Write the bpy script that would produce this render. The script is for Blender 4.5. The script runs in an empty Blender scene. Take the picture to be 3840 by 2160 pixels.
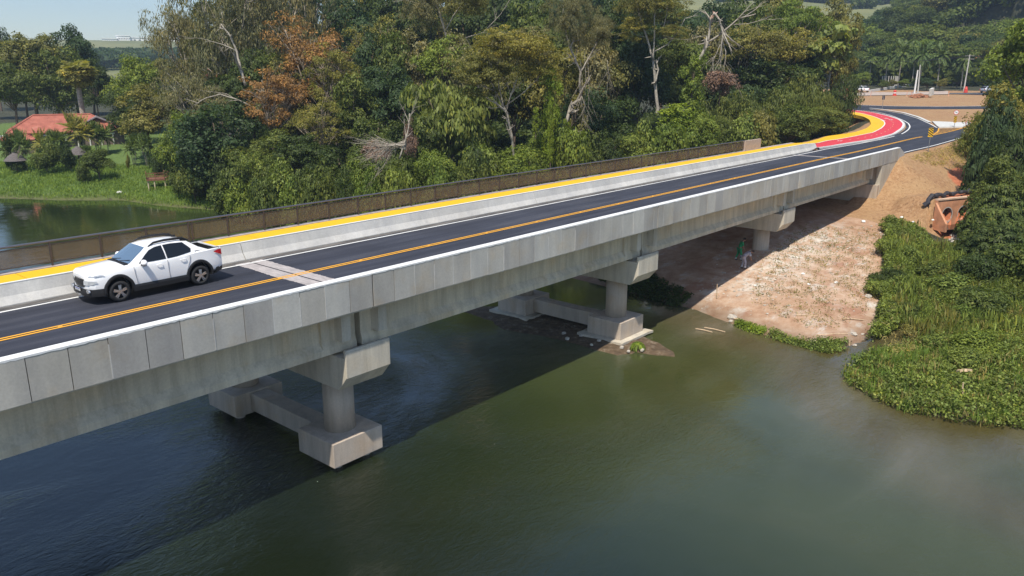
import bpy, bmesh, math, random
import numpy as np
from mathutils import Vector, Matrix
C = bpy.context.scene
col = C.collection
PI = math.pi

# ------------------------------------------------------------------ camera, sky, sun, exposure
CAM_H, YAW, PITCH, ROLL, FPX = 14.95, .8617, .2686, .0026, 2956.53
cd = bpy.data.cameras.new('camera'); cam = bpy.data.objects.new('camera', cd); col.objects.link(cam)
cam.location = (0, 0, CAM_H)
cam.rotation_mode = 'XYZ'
cam.matrix_world = (Matrix.Translation((0, 0, CAM_H)) @ Matrix.Rotation(-YAW, 4, 'Z')
                    @ Matrix.Rotation(PI/2 - PITCH, 4, 'X') @ Matrix.Rotation(ROLL, 4, 'Z'))
cd.sensor_width = 36; cd.lens = 36*FPX/3840; cd.clip_start = .5; cd.clip_end = 9000
C.camera = cam
SUN = Vector((-.50, -.256, 1.0)).normalized()
w = bpy.data.worlds.new('World'); C.world = w; w.use_nodes = True
nt = w.node_tree; bg = nt.nodes['Background']
sky = nt.nodes.new('ShaderNodeTexSky'); sky.sky_type = 'NISHITA'; sky.sun_disc = False
sky.sun_elevation = math.asin(SUN.z); sky.sun_rotation = math.atan2(SUN.x, SUN.y) % (2*PI)
sky.air_density = 1.0; sky.dust_density = .35; sky.ozone_density = 2.6
nt.links.new(sky.outputs[0], bg.inputs[0]); bg.inputs[1].default_value = .11
sl = bpy.data.lights.new('sun', 'SUN'); sl.energy = 4.2; sl.angle = math.radians(.9); sl.color = (1, .93, .82)
so = bpy.data.objects.new('sun', sl); col.objects.link(so)
so.rotation_euler = SUN.to_track_quat('Z', 'Y').to_euler()
C.view_settings.view_transform = 'Standard'; C.view_settings.look = 'None'
C.view_settings.exposure = 0.42; C.view_settings.gamma = 1
C.cycles.max_bounces = 5; C.cycles.transparent_max_bounces = 8
C.cycles.diffuse_bounces = 3; C.cycles.glossy_bounces = 3; C.cycles.volume_bounces = 0
C.cycles.volume_step_rate = 4
C.cycles.use_adaptive_sampling = True
HAZE = .00034

# ------------------------------------------------------------------ survey helpers (photo pixel -> ground point)
_cp, _sp = math.cos(PITCH), math.sin(PITCH)
_F = Vector((math.sin(YAW)*_cp, math.cos(YAW)*_cp, -_sp)); _R = Vector((math.cos(YAW), -math.sin(YAW), 0)); _U = _R.cross(_F)
_R, _U = math.cos(ROLL)*_R + math.sin(ROLL)*_U, -math.sin(ROLL)*_R + math.cos(ROLL)*_U
EYE = Vector((0, 0, CAM_H)); K = 2576/3840
def ray(x, y):
    x, y = x/K, y/K
    return _F + _R*((x-1920)/FPX) - _U*((y-1080)/FPX)
def onz(x, y, z):
    d = ray(x, y); return EYE + d*((z-CAM_H)/d.z)
def atd(x, y, D):
    d = ray(x, y); return EYE + d*(D/math.hypot(d.x, d.y))
def zroad(x, y): return 7.1 + max(0, math.hypot(x, y)-115)*.035
def onr(x, y, dz=0):
    z = 7.1
    for _ in range(40):
        p = onz(x, y, z+dz); z = .5*z + .5*zroad(p.x, p.y)
    return p
def c8(x, y): return ((3100+x/3.48)*K, (250+y/3.48)*K)

# ------------------------------------------------------------------ object helpers
def tag(o, label=None, cat=None, group=None, kind=None):
    if label: o['label'] = label
    if cat: o['category'] = cat
    if group: o['group'] = group
    if kind: o['kind'] = kind
    return o
def empty(name, loc=(0, 0, 0), rz=0, label=None, cat=None, group=None):
    o = bpy.data.objects.new(name, None); col.objects.link(o)
    o.location = loc; o.rotation_euler = (0, 0, rz); o.empty_display_size = .2
    return tag(o, label, cat, group)
def link(name, me, m=None, parent=None, kind=None):
    if m is not None and len(me.materials) == 0: me.materials.append(m)
    o = bpy.data.objects.new(name, me); col.objects.link(o)
    if parent is not None: o.parent = parent
    if kind: o['kind'] = kind
    return o
def npmesh(name, V, Fc, k=None, smooth=False):
    """V (n,3); Fc (m,k) int array or list of lists"""
    me = bpy.data.meshes.new(name)
    V = np.asarray(V, np.float32)
    if isinstance(Fc, np.ndarray):
        m, k = Fc.shape
        me.vertices.add(len(V)); me.vertices.foreach_set('co', V.ravel())
        me.loops.add(m*k); me.loops.foreach_set('vertex_index', Fc.astype(np.int32).ravel())
        me.polygons.add(m); me.polygons.foreach_set('loop_start', np.arange(0, m*k, k, dtype=np.int32))
        me.update(calc_edges=True)
    else:
        me.from_pydata([tuple(map(float, v)) for v in V], [], [tuple(int(i) for i in f) for f in Fc]); me.update()
    if smooth: me.polygons.foreach_set('use_smooth', [True]*len(me.polygons))
    return me
class MB:
    def __init__(s): s.v, s.f = [], []
    def add(s, V, Fs):
        n = len(s.v); s.v += [tuple(p) for p in V]; s.f += [[i+n for i in f] for f in Fs]; return s
    def box(s, x0, x1, y0, y1, z0, z1, M=None):
        V = [Vector((x, y, z)) for z in (z0, z1) for (x, y) in ((x0, y0), (x1, y0), (x1, y1), (x0, y1))]
        if M is not None: V = [M @ v for v in V]
        return s.add(V, [[3, 2, 1, 0], [4, 5, 6, 7], [0, 1, 5, 4], [1, 2, 6, 5], [2, 3, 7, 6], [3, 0, 4, 7]])
    def beam(s, a, b, wd, h):
        a, b = Vector(a), Vector(b); d = (b-a); L = d.length; d.normalize()
        up = Vector((0, 0, 1)) if abs(d.z) < .95 else Vector((1, 0, 0))
        sx = d.cross(up).normalized(); uz = sx.cross(d)
        V = [p + sx*i*wd/2 + uz*j*h/2 for p in (a, b) for (i, j) in ((-1, -1), (1, -1), (1, 1), (-1, 1))]
        return s.add(V, [[0, 1, 2, 3], [7, 6, 5, 4], [0, 4, 5, 1], [1, 5, 6, 2], [2, 6, 7, 3], [3, 7, 4, 0]])
    def prism(s, prof, a, b, axis='x'):
        """closed profile [(u,v)] extruded along axis from a to b. axis x: (y,z); y: (x,z); z: (x,y)"""
        n = len(prof)
        mk = {'x': lambda t, u, v: (t, u, v), 'y': lambda t, u, v: (u, t, v), 'z': lambda t, u, v: (u, v, t)}[axis]
        V = [mk(t, u, v) for t in (a, b) for (u, v) in prof]
        F = [[i, (i+1) % n, n+(i+1) % n, n+i] for i in range(n)] + [list(range(n-1, -1, -1)), list(range(n, 2*n))]
        return s.add(V, F)
    def tube(s, pts, rad, n=6, cap=True):
        pts = [Vector(p) for p in pts]
        if not hasattr(rad, '__len__'): rad = [rad]*len(pts)
        V, F = [], []; ref = None
        for i, p in enumerate(pts):
            d = (pts[min(i+1, len(pts)-1)] - pts[max(i-1, 0)]).normalized()
            if ref is None: ref = Vector((1, 0, 0)) if abs(d.x) < .8 else Vector((0, 1, 0))
            a = (ref - d*ref.dot(d)).normalized(); ref = a; b = d.cross(a)
            for k in range(n):
                t = 2*PI*k/n; V.append(p + (a*math.cos(t) + b*math.sin(t))*rad[i])
        for i in range(len(pts)-1):
            for k in range(n):
                F.append([i*n+k, i*n+(k+1) % n, (i+1)*n+(k+1) % n, (i+1)*n+k])
        if cap: F += [list(range(n-1, -1, -1)), list(range((len(pts)-1)*n, len(pts)*n))]
        return s.add(V, F)
    def cyl(s, c, r, h, axis='z', n=24, r2=None):
        c = Vector(c); d = {'x': Vector((1, 0, 0)), 'y': Vector((0, 1, 0)), 'z': Vector((0, 0, 1))}[axis]
        return s.tube([c, c+d*h], [r, r if r2 is None else r2], n)
    def loft(s, secs, closed=False, caps=False):
        n = len(secs[0]); V = [p for q in secs for p in q]; F = []
        for i in range(len(secs)-1):
            for k in range(n if closed else n-1):
                F.append([i*n+k, i*n+(k+1) % n, (i+1)*n+(k+1) % n, (i+1)*n+k])
        if caps: F += [list(range(n-1, -1, -1)), list(range((len(secs)-1)*n, len(secs)*n))]
        return s.add(V, F)
    def blob(s, c, r, sc=(1, 1, 1), n=8, seed=0, jit=.15):
        rn = random.Random(seed); V, F = [], []
        m = n//2
        for i in range(m+1):
            for k in range(n):
                th = PI*i/m; ph = 2*PI*k/n
                q = r*(1+rn.uniform(-jit, jit))
                V.append((c[0]+q*sc[0]*math.sin(th)*math.cos(ph), c[1]+q*sc[1]*math.sin(th)*math.sin(ph), c[2]+q*sc[2]*math.cos(th)))
        for i in range(m):
            for k in range(n): F.append([i*n+k, (i+1)*n+k, (i+1)*n+(k+1) % n, i*n+(k+1) % n])
        return s.add(V, F)
    def mesh(s, name, smooth=False): return npmesh(name, np.array([tuple(v) for v in s.v]), s.f, smooth=smooth)
    def build(s, name, m=None, parent=None, kind=None, smooth=False, bevel=0, loc=None):
        o = link(name, s.mesh(name, smooth), m, parent, kind)
        if bevel:
            b = o.modifiers.new('b', 'BEVEL'); b.width = bevel; b.segments = 2; b.limit_method = 'ANGLE'; b.angle_limit = .6
        if loc is not None: o.location = loc
        return o

# ------------------------------------------------------------------ materials
MATS = {}
class N:
    def __init__(s, name):
        s.m = bpy.data.materials.new(name); s.m.use_nodes = True; s.t = s.m.node_tree; s.n = s.t.nodes; s.l = s.t.links
        s.b = s.n['Principled BSDF']; s._tc = None
    def tc(s, out='Object', sc=(1, 1, 1)):
        if s._tc is None: s._tc = s.n.new('ShaderNodeTexCoord')
        mp = s.n.new('ShaderNodeMapping'); s.l.new(s._tc.outputs[out], mp.inputs[0]); mp.inputs['Scale'].default_value = sc
        return mp.outputs[0]
    def noise(s, scale, detail=4, vec=None, rough=.55, dist=0):
        x = s.n.new('ShaderNodeTexNoise'); x.inputs['Scale'].default_value = scale; x.inputs['Detail'].default_value = detail
        x.inputs['Roughness'].default_value = rough; x.inputs['Distortion'].default_value = dist
        s.l.new(vec if vec is not None else s.tc(), x.inputs['Vector']); return x.outputs['Fac']
    def ramp(s, f, stops):
        r = s.n.new('ShaderNodeValToRGB'); s.l.new(f, r.inputs[0]); e = r.color_ramp.elements
        while len(e) < len(stops): e.new(.5)
        for i, (p, c) in enumerate(stops): e[i].position = p; e[i].color = (*c, 1) if len(c) == 3 else c
        return r.outputs[0]
    def mix(s, f, a, b, mode='MIX'):
        x = s.n.new('ShaderNodeMix'); x.data_type = 'RGBA'; x.blend_type = mode
        for v, i in ((f, 0), (a, 6), (b, 7)):
            if hasattr(v, 'is_linked') or hasattr(v, 'node'): s.l.new(v, x.inputs[i])
            elif i == 0: x.inputs[0].default_value = v
            else: x.inputs[i].default_value = (*v, 1)
        return x.outputs[2]
    def math(s, op, a, b=0., c=None):
        x = s.n.new('ShaderNodeMath'); x.operation = op
        for i, v in enumerate((a, b) if c is None else (a, b, c)):
            if hasattr(v, 'node'): s.l.new(v, x.inputs[i])
            else: x.inputs[i].default_value = v
        return x.outputs[0]
    def geo(s, out): 
        g = s.n.new('ShaderNodeNewGeometry'); return g.outputs[out]
    def attr(s, name):
        a = s.n.new('ShaderNodeAttribute'); a.attribute_name = name; return a.outputs['Color']
    def fac(s, name):
        a = s.n.new('ShaderNodeAttribute'); a.attribute_name = name; return a.outputs['Fac']
    def bump(s, h, strength=.3, dist=.05):
        b = s.n.new('ShaderNodeBump'); b.inputs['Strength'].default_value = strength; b.inputs['Distance'].default_value = dist
        s.l.new(h, b.inputs['Height']); s.l.new(b.outputs[0], s.b.inputs['Normal'])
    def col(s, c):
        if hasattr(c, 'node'): s.l.new(c, s.b.inputs['Base Color'])
        else: s.b.inputs['Base Color'].default_value = (*c, 1)
    def set(s, **k):
        for a, v in k.items():
            i = s.b.inputs[a.replace('_', ' ')]
            if hasattr(v, 'node'): s.l.new(v, i)
            else: i.default_value = v
        return s
def plain(name, c, rough=.6, metal=0, var=.12, scale=3, bump=0, spec=None, coat=0):
    if name in MATS: return MATS[name]
    q = N(name); f = q.noise(scale, 5)
    lo = tuple(x*(1-var) for x in c); hi = tuple(min(1, x*(1+var)) for x in c)
    q.col(q.ramp(f, [(.3, lo), (.7, hi)])); q.set(Roughness=rough, Metallic=metal)
    if bump: q.bump(q.noise(scale*4, 6), bump, .02)
    if coat: q.set(Coat_Weight=coat, Coat_Roughness=.05)
    MATS[name] = q.m; return q.m
def concrete(name, c, streak=.35, island=0., warm=.3, scale=1.):
    q = N(name)
    a = q.noise(1.3*scale, 8, q.tc(sc=(1, 1, .22)), .65)
    big = q.noise(.35*scale, 4)
    fine = q.noise(14*scale, 6)
    st = q.noise(1.2*scale, 7, q.tc(sc=(2.2, 2.2, .16)), .7)
    base = q.ramp(big, [(.3, tuple(x*.86 for x in c)), (.7, tuple(x*1.1 for x in c))])
    k = q.ramp(a, [(.33, (.84, .84, .86)), (.62, (1.06, 1.05, 1.03))]); base = q.mix(.8, base, k, 'MULTIPLY')
    k = q.ramp(st, [(.40, (.62, .60, .56)), (.56, (1, 1, 1))]); base = q.mix(streak, base, k, 'MULTIPLY')
    k = q.ramp(q.noise(.8*scale, 5), [(.52, (1, 1, 1)), (.72, (1.05, .88, .66))]); base = q.mix(warm, base, k, 'MULTIPLY')
    k = q.ramp(fine, [(.3, (.86, .86, .86)), (.7, (1.08, 1.08, 1.08))]); base = q.mix(.6, base, k, 'MULTIPLY')
    if island:
        oi = q.n.new('ShaderNodeObjectInfo'); r = q.ramp(oi.outputs['Random'], [(0, (1-island, 1-island, 1-island*.85)), (.5, (1, .98, .95)), (1, (1+island*.7, 1+island*.75, 1+island*.8))])
        base = q.mix(1., base, r, 'MULTIPLY')
    q.col(base); q.set(Roughness=.85); q.bump(fine, .25, .01); MATS[name] = q.m; return q.m
CONC = concrete('concrete', (.58, .53, .435), .4)
CONC_W = concrete('water_stained_concrete', (.54, .455, .37), .35, warm=.55)
PANEL = concrete('parapet_concrete', (.46, .445, .405), .12, island=.17, warm=.5)
BEAMC = concrete('girder_concrete', (.66, .575, .43), .5, warm=.5)
BARR = concrete('barrier_concrete', (.56, .55, .52), .15, warm=.10)
def paint(name, c, wear=.25):
    q = N(name); f = q.noise(6, 8, rough=.7); g = q.noise(.7, 4)
    b = q.ramp(g, [(.3, tuple(x*.9 for x in c)), (.7, c)])
    b = q.mix(q.ramp(f, [(.62, (0, 0, 0)), (.75, (wear,)*3)]), b, tuple(x*.45+.03 for x in c))
    q.col(b); q.set(Roughness=.65); MATS[name] = q.m; return q.m
WHITE = paint('white_paint', (.78, .78, .76), .35)
AMBER = paint('amber_line_paint', (.86, .42, .03), .4)
YEL = paint('yellow_path_paint', (.80, .47, .012), .35)
RED = paint('red_path_paint', (.62, .045, .06), .3)
def asphalt():
    q = N('asphalt')
    a = q.noise(.9, 7, q.tc(sc=(.10, 1.9, 1)), .7); f = q.noise(45, 3); g = q.noise(.25, 3)
    b = q.ramp(a, [(.3, (.015, .017, .026)), (.52, (.028, .031, .045)), (.72, (.060, .062, .075))])
    k = q.ramp(f, [(.3, (.7, .7, .7)), (.75, (1.45, 1.45, 1.45))]); b = q.mix(.8, b, k, 'MULTIPLY')
    k = q.ramp(g, [(.35, (.8, .8, .82)), (.65, (1.15, 1.15, 1.15))]); b = q.mix(.8, b, k, 'MULTIPLY')
    q.col(b); q.set(Roughness=.8); q.bump(f, .35, .008); return q.m
ASPH = asphalt()
METAL = plain('galvanised_steel', (.45, .46, .47), .4, .8, .1, 8)
DARKM = plain('dark_brown_metal', (.075, .060, .058), .5, .3, .2, 6)
BLACK = plain('black_plastic', (.012, .012, .013), .55, 0, .2, 20)
WOOD = plain('weathered_wood', (.17, .10, .06), .8, 0, .3, 10, .3)
BAMB = plain('dry_bamboo', (.52, .38, .24), .7, 0, .25, 8)
BARK_P = plain('pale_bark', (.34, .30, .24), .85, 0, .35, 5, .5)
BARK_D = plain('dark_bark', (.14, .10, .075), .9, 0, .35, 5, .5)
BARK_T = plain('twig_bark', (.30, .24, .18), .9, 0, .3, 5, .3)
ROCKM = plain('pale_rock', (.48, .43, .36), .85, 0, .3, 4, .4)
ROOF = plain('terracotta_roof', (.48, .115, .055), .8, 0, .25, 5, .3)
PLAST = plain('white_wall', (.62, .60, .56), .8, 0, .1, 1.5)
# ------------------------------------------------------------------ terrain
LAND = [(60,-600),(60,-60),(50,-15),(42,-2),(38.4,3.6),(37.3,5.3),(36.9,7.1),(37.3,9.2),(38.7,11.0),(41.2,12.3),(44,11.4),(48,10.7),(53,10.9),(54,11.6),(49,11.9),(46,12.0),
        (42.5,13.2),(42.9,17.9),(44.1,21.3),(44.8,23),(45.3,28),(45.9,33),(47,42),(49,58),(48.9,70),(48.2,76),(44.3,80.2),(41.3,88),(40.2,96),(35.5,101),(31.4,108),
        (20,120),(0,138),(-40,165),(-120,200),(-400,300),(-400,3000),(4000,3000),(4000,-600)]
LEFT = [(-46,-600),(-46,60),(-70,120),(-150,150),(-400,200),(-900,200),(-900,-600)]
PLAT = [(82.4,21.7),(88,21.4),(98,21.1),(113,21.4),(120,21.6),(150,22.5),(175,22),(205,18),(260,20),(300,60),(260,110),(200,90),(172,66),(158,55),(151,48),(143,43.2),(131,39.4),(122,37.2),(114,36.2),(103,36.2),(90,34.6),(82.4,33.6)]
def inside(px, py, poly):
    r = np.zeros(px.shape, bool); n = len(poly)
    for i in range(n):
        x0, y0 = poly[i]; x1, y1 = poly[(i+1) % n]
        c = (y0 > py) != (y1 > py)
        if y1 != y0: r ^= c & (px < (x1-x0)*(py-y0)/(y1-y0)+x0)
    return r
def pdist(px, py, poly, closed=True):
    d = np.full(px.shape, 1e9); n = len(poly)
    for i in range(n if closed else n-1):
        x0, y0 = poly[i]; x1, y1 = poly[(i+1) % n]
        dx, dy = x1-x0, y1-y0; t = np.clip(((px-x0)*dx+(py-y0)*dy)/(dx*dx+dy*dy), 0, 1)
        d = np.minimum(d, np.hypot(px-x0-t*dx, py-y0-t*dy))
    return d
def sdist(px, py, poly):
    return np.where(inside(px, py, poly), 1, -1)*pdist(px, py, poly)
CREEK = [(53,11.2),(58,12.2),(65,13.2),(71,14.2),(76.5,14.8)]
def sm(x, a, b):
    t = np.clip((x-a)/(b-a), 0, 1); return t*t*(3-2*t)
def vnoise(x, y, s, seed=0):
    """cheap smooth value noise"""
    r = np.random.RandomState(seed).rand(256, 256)
    u, v = x/s+1000, y/s+1000; i, j = np.floor(u).astype(int), np.floor(v).astype(int); f, g = u-i, v-j
    f, g = f*f*(3-2*f), g*g*(3-2*g); a = lambda p, q: r[p % 256, q % 256]
    return (a(i, j)*(1-f)+a(i+1, j)*f)*(1-g)+(a(i, j+1)*(1-f)+a(i+1, j+1)*f)*g
def fbm(x, y, s, seed=0, o=4):
    return sum(vnoise(x, y, s/2**k, seed+k)/2**k for k in range(o))/(2-2**(1-o))
def height(X, Y):
    X = np.asarray(X, float); Y = np.asarray(Y, float)
    d = sdist(X, Y, LAND); dl = sdist(X, Y, LEFT)
    B = np.interp(d, [-60,-5,0,1.2,4,12,20,30,45,80,150,300], [-4,-1.6,-.06,.18,.75,1.75,2.4,3.6,4.5,5.5,8,12])
    B = np.where(Y < 13.5, np.minimum(B, np.interp(d, [-60,-5,0,2,10,30,60], [-4,-1.5,-.06,.25,.8,2.6,5])), B)
    B = np.maximum(B, np.interp(dl, [-60,-6,0,8,30,200], [-4,-2,-.05,3,7.0,9]))
    D = np.hypot(X, Y); th = np.arctan2(X, Y)
    z3 = np.interp(th, [.2,.5,.9,1.1,1.22,1.28,1.34,1.42,1.5,2], [10,10,13,15,16,22,32,48,52,50])
    z6 = np.interp(th, [.2,.5,.9,1.03,1.2,1.28,1.34,1.42,1.5,2], [18,21,45,62,62,58,60,70,80,80])
    z10 = np.interp(th, [.2,.5,.65,.9,1.03,1.2,1.3,1.335,1.37,1.5,2], [44,46,57,105,118,122,112,94,96,130,140])
    far = np.where(D < 620, z3+(z6-z3)*sm(D, 340, 620), z6+(z10-z6)*sm(D, 620, 1000))
    far = np.where(D > 1000, z10-(D-1000)*.01, far)
    land = (d > 0)
    B = np.where(land, B+(far-B)*sm(D, 215, 360), B)
    # creek channel from the culvert
    dc = pdist(X, Y, CREEK, False); zc = np.interp(X, [50,60,70,76], [-.12,.35,1.0,1.45])
    B = np.where(land, np.minimum(B, zc+np.maximum(dc-.7, 0)*.55), B)
    # mound the bushes stand on, right of the turf slope
    B = B + 3.6*np.exp(-((X-101)/12.)**2-((Y-13.5)/4.2)**2)*land
    dp = -sdist(X, Y, PLAT); zr = 7.1+np.maximum(0, D-115)*.035-.06
    g = np.where(Y < 24, 1/1.68, 1/1.5)
    h = np.maximum(B, zr-np.maximum(dp, 0)*g)
    h = np.where(dp < 12, np.minimum(h, zr+np.maximum(dp, 0)*.45), h)
    # cut for the culvert headwall pocket
    u = (X-75.2)*.92-(Y-16.1)*.4; v = (X-75.2)*.4+(Y-16.1)*.92
    pk = (u > -1.2) & (u < 6.2) & (v < .25) & (v > -3.5)
    h = np.where(pk, np.minimum(h, 1.75+np.maximum(0, -u)*1.2+np.maximum(0, u-5.1)*1.5), h)
    fill = 4.32-1.0*np.maximum(0, -u-.1)-1.0*np.maximum(0, u-5.3)-.5*np.maximum(0, v-3.0)
    h = np.where((v > .26) & (v < 8) & (X > 66) & (X < 92), np.maximum(h, fill), h)
    amp = .06+.10*sm(d, 2, 30)*(dp > 1)
    n = (fbm(X, Y, 3., 3)-.5)*amp*1.6+(fbm(X, Y, 14., 9)-.5)*np.clip(d*.05, 0, .9)*(dp > 8)
    h = h+np.where(dp > .2, n*(d > .3), 0)
    h = h+(fbm(X, Y, 60, 5)-.5)*10*sm(D, 400, 700)*sm(th, .5, .8)
    return h
def hz(x, y): return float(height(np.array([x]), np.array([y]))[0])
def axis(segs):
    out = []
    for a, b, s in segs: out += list(np.arange(a, b, s))
    return np.array(out+[segs[-1][1]])
gx = axis([(-900,-60,60),(-60,30,6),(30,70,.6),(70,86,.4),(86,100,.6),(100,170,1.4),(170,480,5),(480,2000,34)])
gy = axis([(-600,-30,40),(-30,0,4),(0,10,.55),(10,24,.4),(24,38,.55),(38,70,1.3),(70,180,2.4),(180,420,8),(420,2000,34)])
GX, GY = np.meshgrid(gx, gy); hx, hy = GX.ravel(), GY.ravel()
HZ = height(hx, hy)
nx, ny = len(gx), len(gy); ii = np.arange(nx*ny).reshape(ny, nx)
FQ = np.stack([ii[:-1, :-1], ii[:-1, 1:], ii[1:, 1:], ii[1:, :-1]], -1).reshape(-1, 4)
me = npmesh('terrain', np.stack([hx, hy, HZ], 1), FQ, smooth=True)
dL = sdist(hx, hy, LAND); dP = -sdist(hx, hy, PLAT); DD = np.hypot(hx, hy)
creekline = np.interp(hx, [38,45.5,48.8,51,54.6,58,62.3,67.7,74,82], [12.2,12.2,12.6,13.2,13.9,15,16.2,17.8,19.6,21])
sand = sm(hy-creekline, 0, .9)*sm(hx, 38, 44)*(1-sm(hx, 70, 73.5))*(1-sm(hy, 40, 52))*(dL > 0)
turf = np.clip((1-sm(dP, 9.5, 11.5))*(hx > 66)+(dP < 0), 0, 1)*(1-sm(hy, 37, 39)*(hx < 135))*(1-sm(DD, 215, 225))
turf = np.maximum(turf, sm(hx, 68, 73)*sm(hy, 15.5, 17)*(1-sm(hx, 78, 84))*(hy < 26)*(dP < 14))
red = np.exp(-(((hx-77.5)/3.6)**2+((hy-14.8)/2.0)**2)**2)+1.3*np.exp(-(((hx-90.5)/4.5)**2+((hy-17)/1.7)**2)**2)
red = np.maximum(red, .75*np.exp(-((hy-35.5)/2.5)**2)*(hx > 50)*(hx < 84)); red = np.maximum(red, .5*sm(hy, 36, 44)*(1-sm(hy, 48, 58))*(hx > 56)*(hx < 84))
isl = np.exp(-(np.minimum(abs(dP), 5)/1.2)**2)*.3*(hx > 84); red = np.clip(np.maximum(red, isl), 0, 1)
lawn = sm(hy, 78, 84)*(1-sm(np.arctan2(hx, hy), .44, .47)*(dL > 4))*(dL > 0)*(1-sm(DD, 170, 190))
mead = np.maximum(sm(DD, 380, 450)*(1-.75*(np.arctan2(hx, hy) > 1.34)), 0)
c = np.stack([sand, turf, red, np.ones_like(sand)], 1).astype(np.float32)
a = me.color_attributes.new('zone', 'FLOAT_COLOR', 'POINT'); a.data.foreach_set('color', c.ravel())
c2 = np.stack([lawn, mead, sm(dL, -3, .5)*(1-sm(dL, .5, 2.5)), np.ones_like(sand)], 1).astype(np.float32)
a = me.color_attributes.new('zoneb', 'FLOAT_COLOR', 'POINT'); a.data.foreach_set('color', c2.ravel())
stony = np.exp(-((hy-(21.0+.06*(hx-48)))/1.5)**2)*sm(hx, 46, 50)*(1-sm(hx, 70, 74)); earthy = .75*sm(hx, 62, 71)+.5*np.exp(-((hx-47)/2.5)**2-((hy-17)/3.5)**2)+.5*np.exp(-((hy-33)/9.)**2)*(hy > 24)
for nm, arr in (('stony', stony), ('earthy', np.clip(earthy, 0, .85))):
    at = me.attributes.new(nm, 'FLOAT', 'POINT'); at.data.foreach_set('value', arr.astype(np.float32))
def terrain_mat():
    q = N('ground'); z = q.n.new('ShaderNodeSeparateColor'); q.l.new(q.attr('zone'), z.inputs[0])
    zb = q.n.new('ShaderNodeSeparateColor'); q.l.new(q.attr('zoneb'), zb.inputs[0])
    big = q.noise(.22, 6, rough=.6); mid = q.noise(1.1, 7, rough=.65); fine = q.noise(7, 6, rough=.7); vf = q.noise(30, 3)
    brk = q.math('MULTIPLY', q.math('SUBTRACT', mid, .5), .9)
    def msk(x, lo=.35, hi=.6):
        f = q.math('ADD', x, brk); r = q.n.new('ShaderNodeMapRange'); r.inputs[1].default_value = lo; r.inputs[2].default_value = hi
        q.l.new(f, r.inputs[0]); return r.outputs[0]
    forest = q.ramp(mid, [(.3, (.016, .018, .010)), (.55, (.045, .048, .022)), (.75, (.085, .065, .04))])
    grass = q.ramp(q.noise(2.5, 6), [(.3, (.060, .105, .020)), (.55, (.10, .16, .032)), (.8, (.17, .19, .06))])
    meadow = q.ramp(q.noise(.02, 5), [(.3, (.12, .14, .055)), (.7, (.21, .21, .085))])
    sandc = q.ramp(mid, [(.28, (.30, .17, .10)), (.45, (.44, .28, .18)), (.6, (.52, .37, .26)), (.78, (.60, .49, .39))])
    sandc = q.mix(q.ramp(q.noise(.45, 5, q.tc(sc=(1, 1.6, 1)), .7), [(.55, (0, 0, 0)), (.68, (1, 1, 1))]), sandc, (.60, .55, .48))
    sandc = q.mix(q.ramp(q.noise(.3, 5, q.tc(sc=(.8, 1.4, 1)), .6, 1), [(.52, (0, 0, 0)), (.66, (.75, .75, .75))]), sandc, (.30, .13, .07))
    sandc = q.mix(q.ramp(q.noise(5, 7, rough=.8), [(.63, (0, 0, 0)), (.70, (.5, .5, .5))]), sandc, (.17, .15, .08))
    sandc = q.mix(.35, sandc, q.ramp(vf, [(.3, (.68, .68, .68)), (.7, (1.25, 1.25, 1.25))]), 'MULTIPLY')
    cn = q.noise(1.05, 3, q.tc(sc=(1, 1.3, 1)), .55, 1.3); ck = q.ramp(cn, [(.455, (0, 0, 0)), (.478, (.85, .85, .85)), (.50, (0, 0, 0))]); ck = q.mix(1., ck, q.ramp(q.noise(1.9, 3), [(.42, (0, 0, 0)), (.6, (1, 1, 1))]), 'MULTIPLY')
    turfc = q.ramp(q.noise(3.5, 7, q.tc(sc=(1, 1, 1)), .7), [(.28, (.20, .10, .042)), (.5, (.34, .195, .095)), (.75, (.46, .30, .165))])
    turfc = q.mix(q.ramp(big, [(.4, (0, 0, 0)), (.7, (.6, .6, .6))]), turfc, (.37, .245, .12))
    turfc = q.mix(ck, turfc, (.12, .06, .03))
    redc = q.ramp(mid, [(.3, (.27, .075, .03)), (.6, (.48, .165, .075)), (.8, (.55, .27, .16))])
    sb = q.fac('stony'); sandc = q.mix(q.math('MULTIPLY', sb, q.ramp(q.noise(1.3, 6, rough=.7), [(.42, (.0, .0, .0)), (.6, (.9, .9, .9))])), sandc, (.66, .62, .55))
    sandc = q.mix(q.fac('earthy'), sandc, q.ramp(mid, [(.3, (.26, .135, .07)), (.6, (.40, .235, .14)), (.8, (.48, .32, .22))]))
    b = q.mix(msk(zb.outputs[0]), forest, grass); b = q.mix(zb.outputs[1], b, meadow)
    b = q.mix(msk(z.outputs[1], .45, .6), b, turfc); b = q.mix(msk(z.outputs[0], .4, .55), b, sandc); b = q.mix(msk(z.outputs[2], .45, .7), b, redc)
    b = q.mix(q.math('MULTIPLY', zb.outputs[2], .6), b, (.10, .065, .035))
    q.col(b); q.set(Roughness=.95); q.bump(q.math('ADD', mid, q.math('MULTIPLY', fine, .5)), .8, .12); return q.m
GROUND = terrain_mat()
link('ground', me, GROUND, kind='structure')

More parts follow.
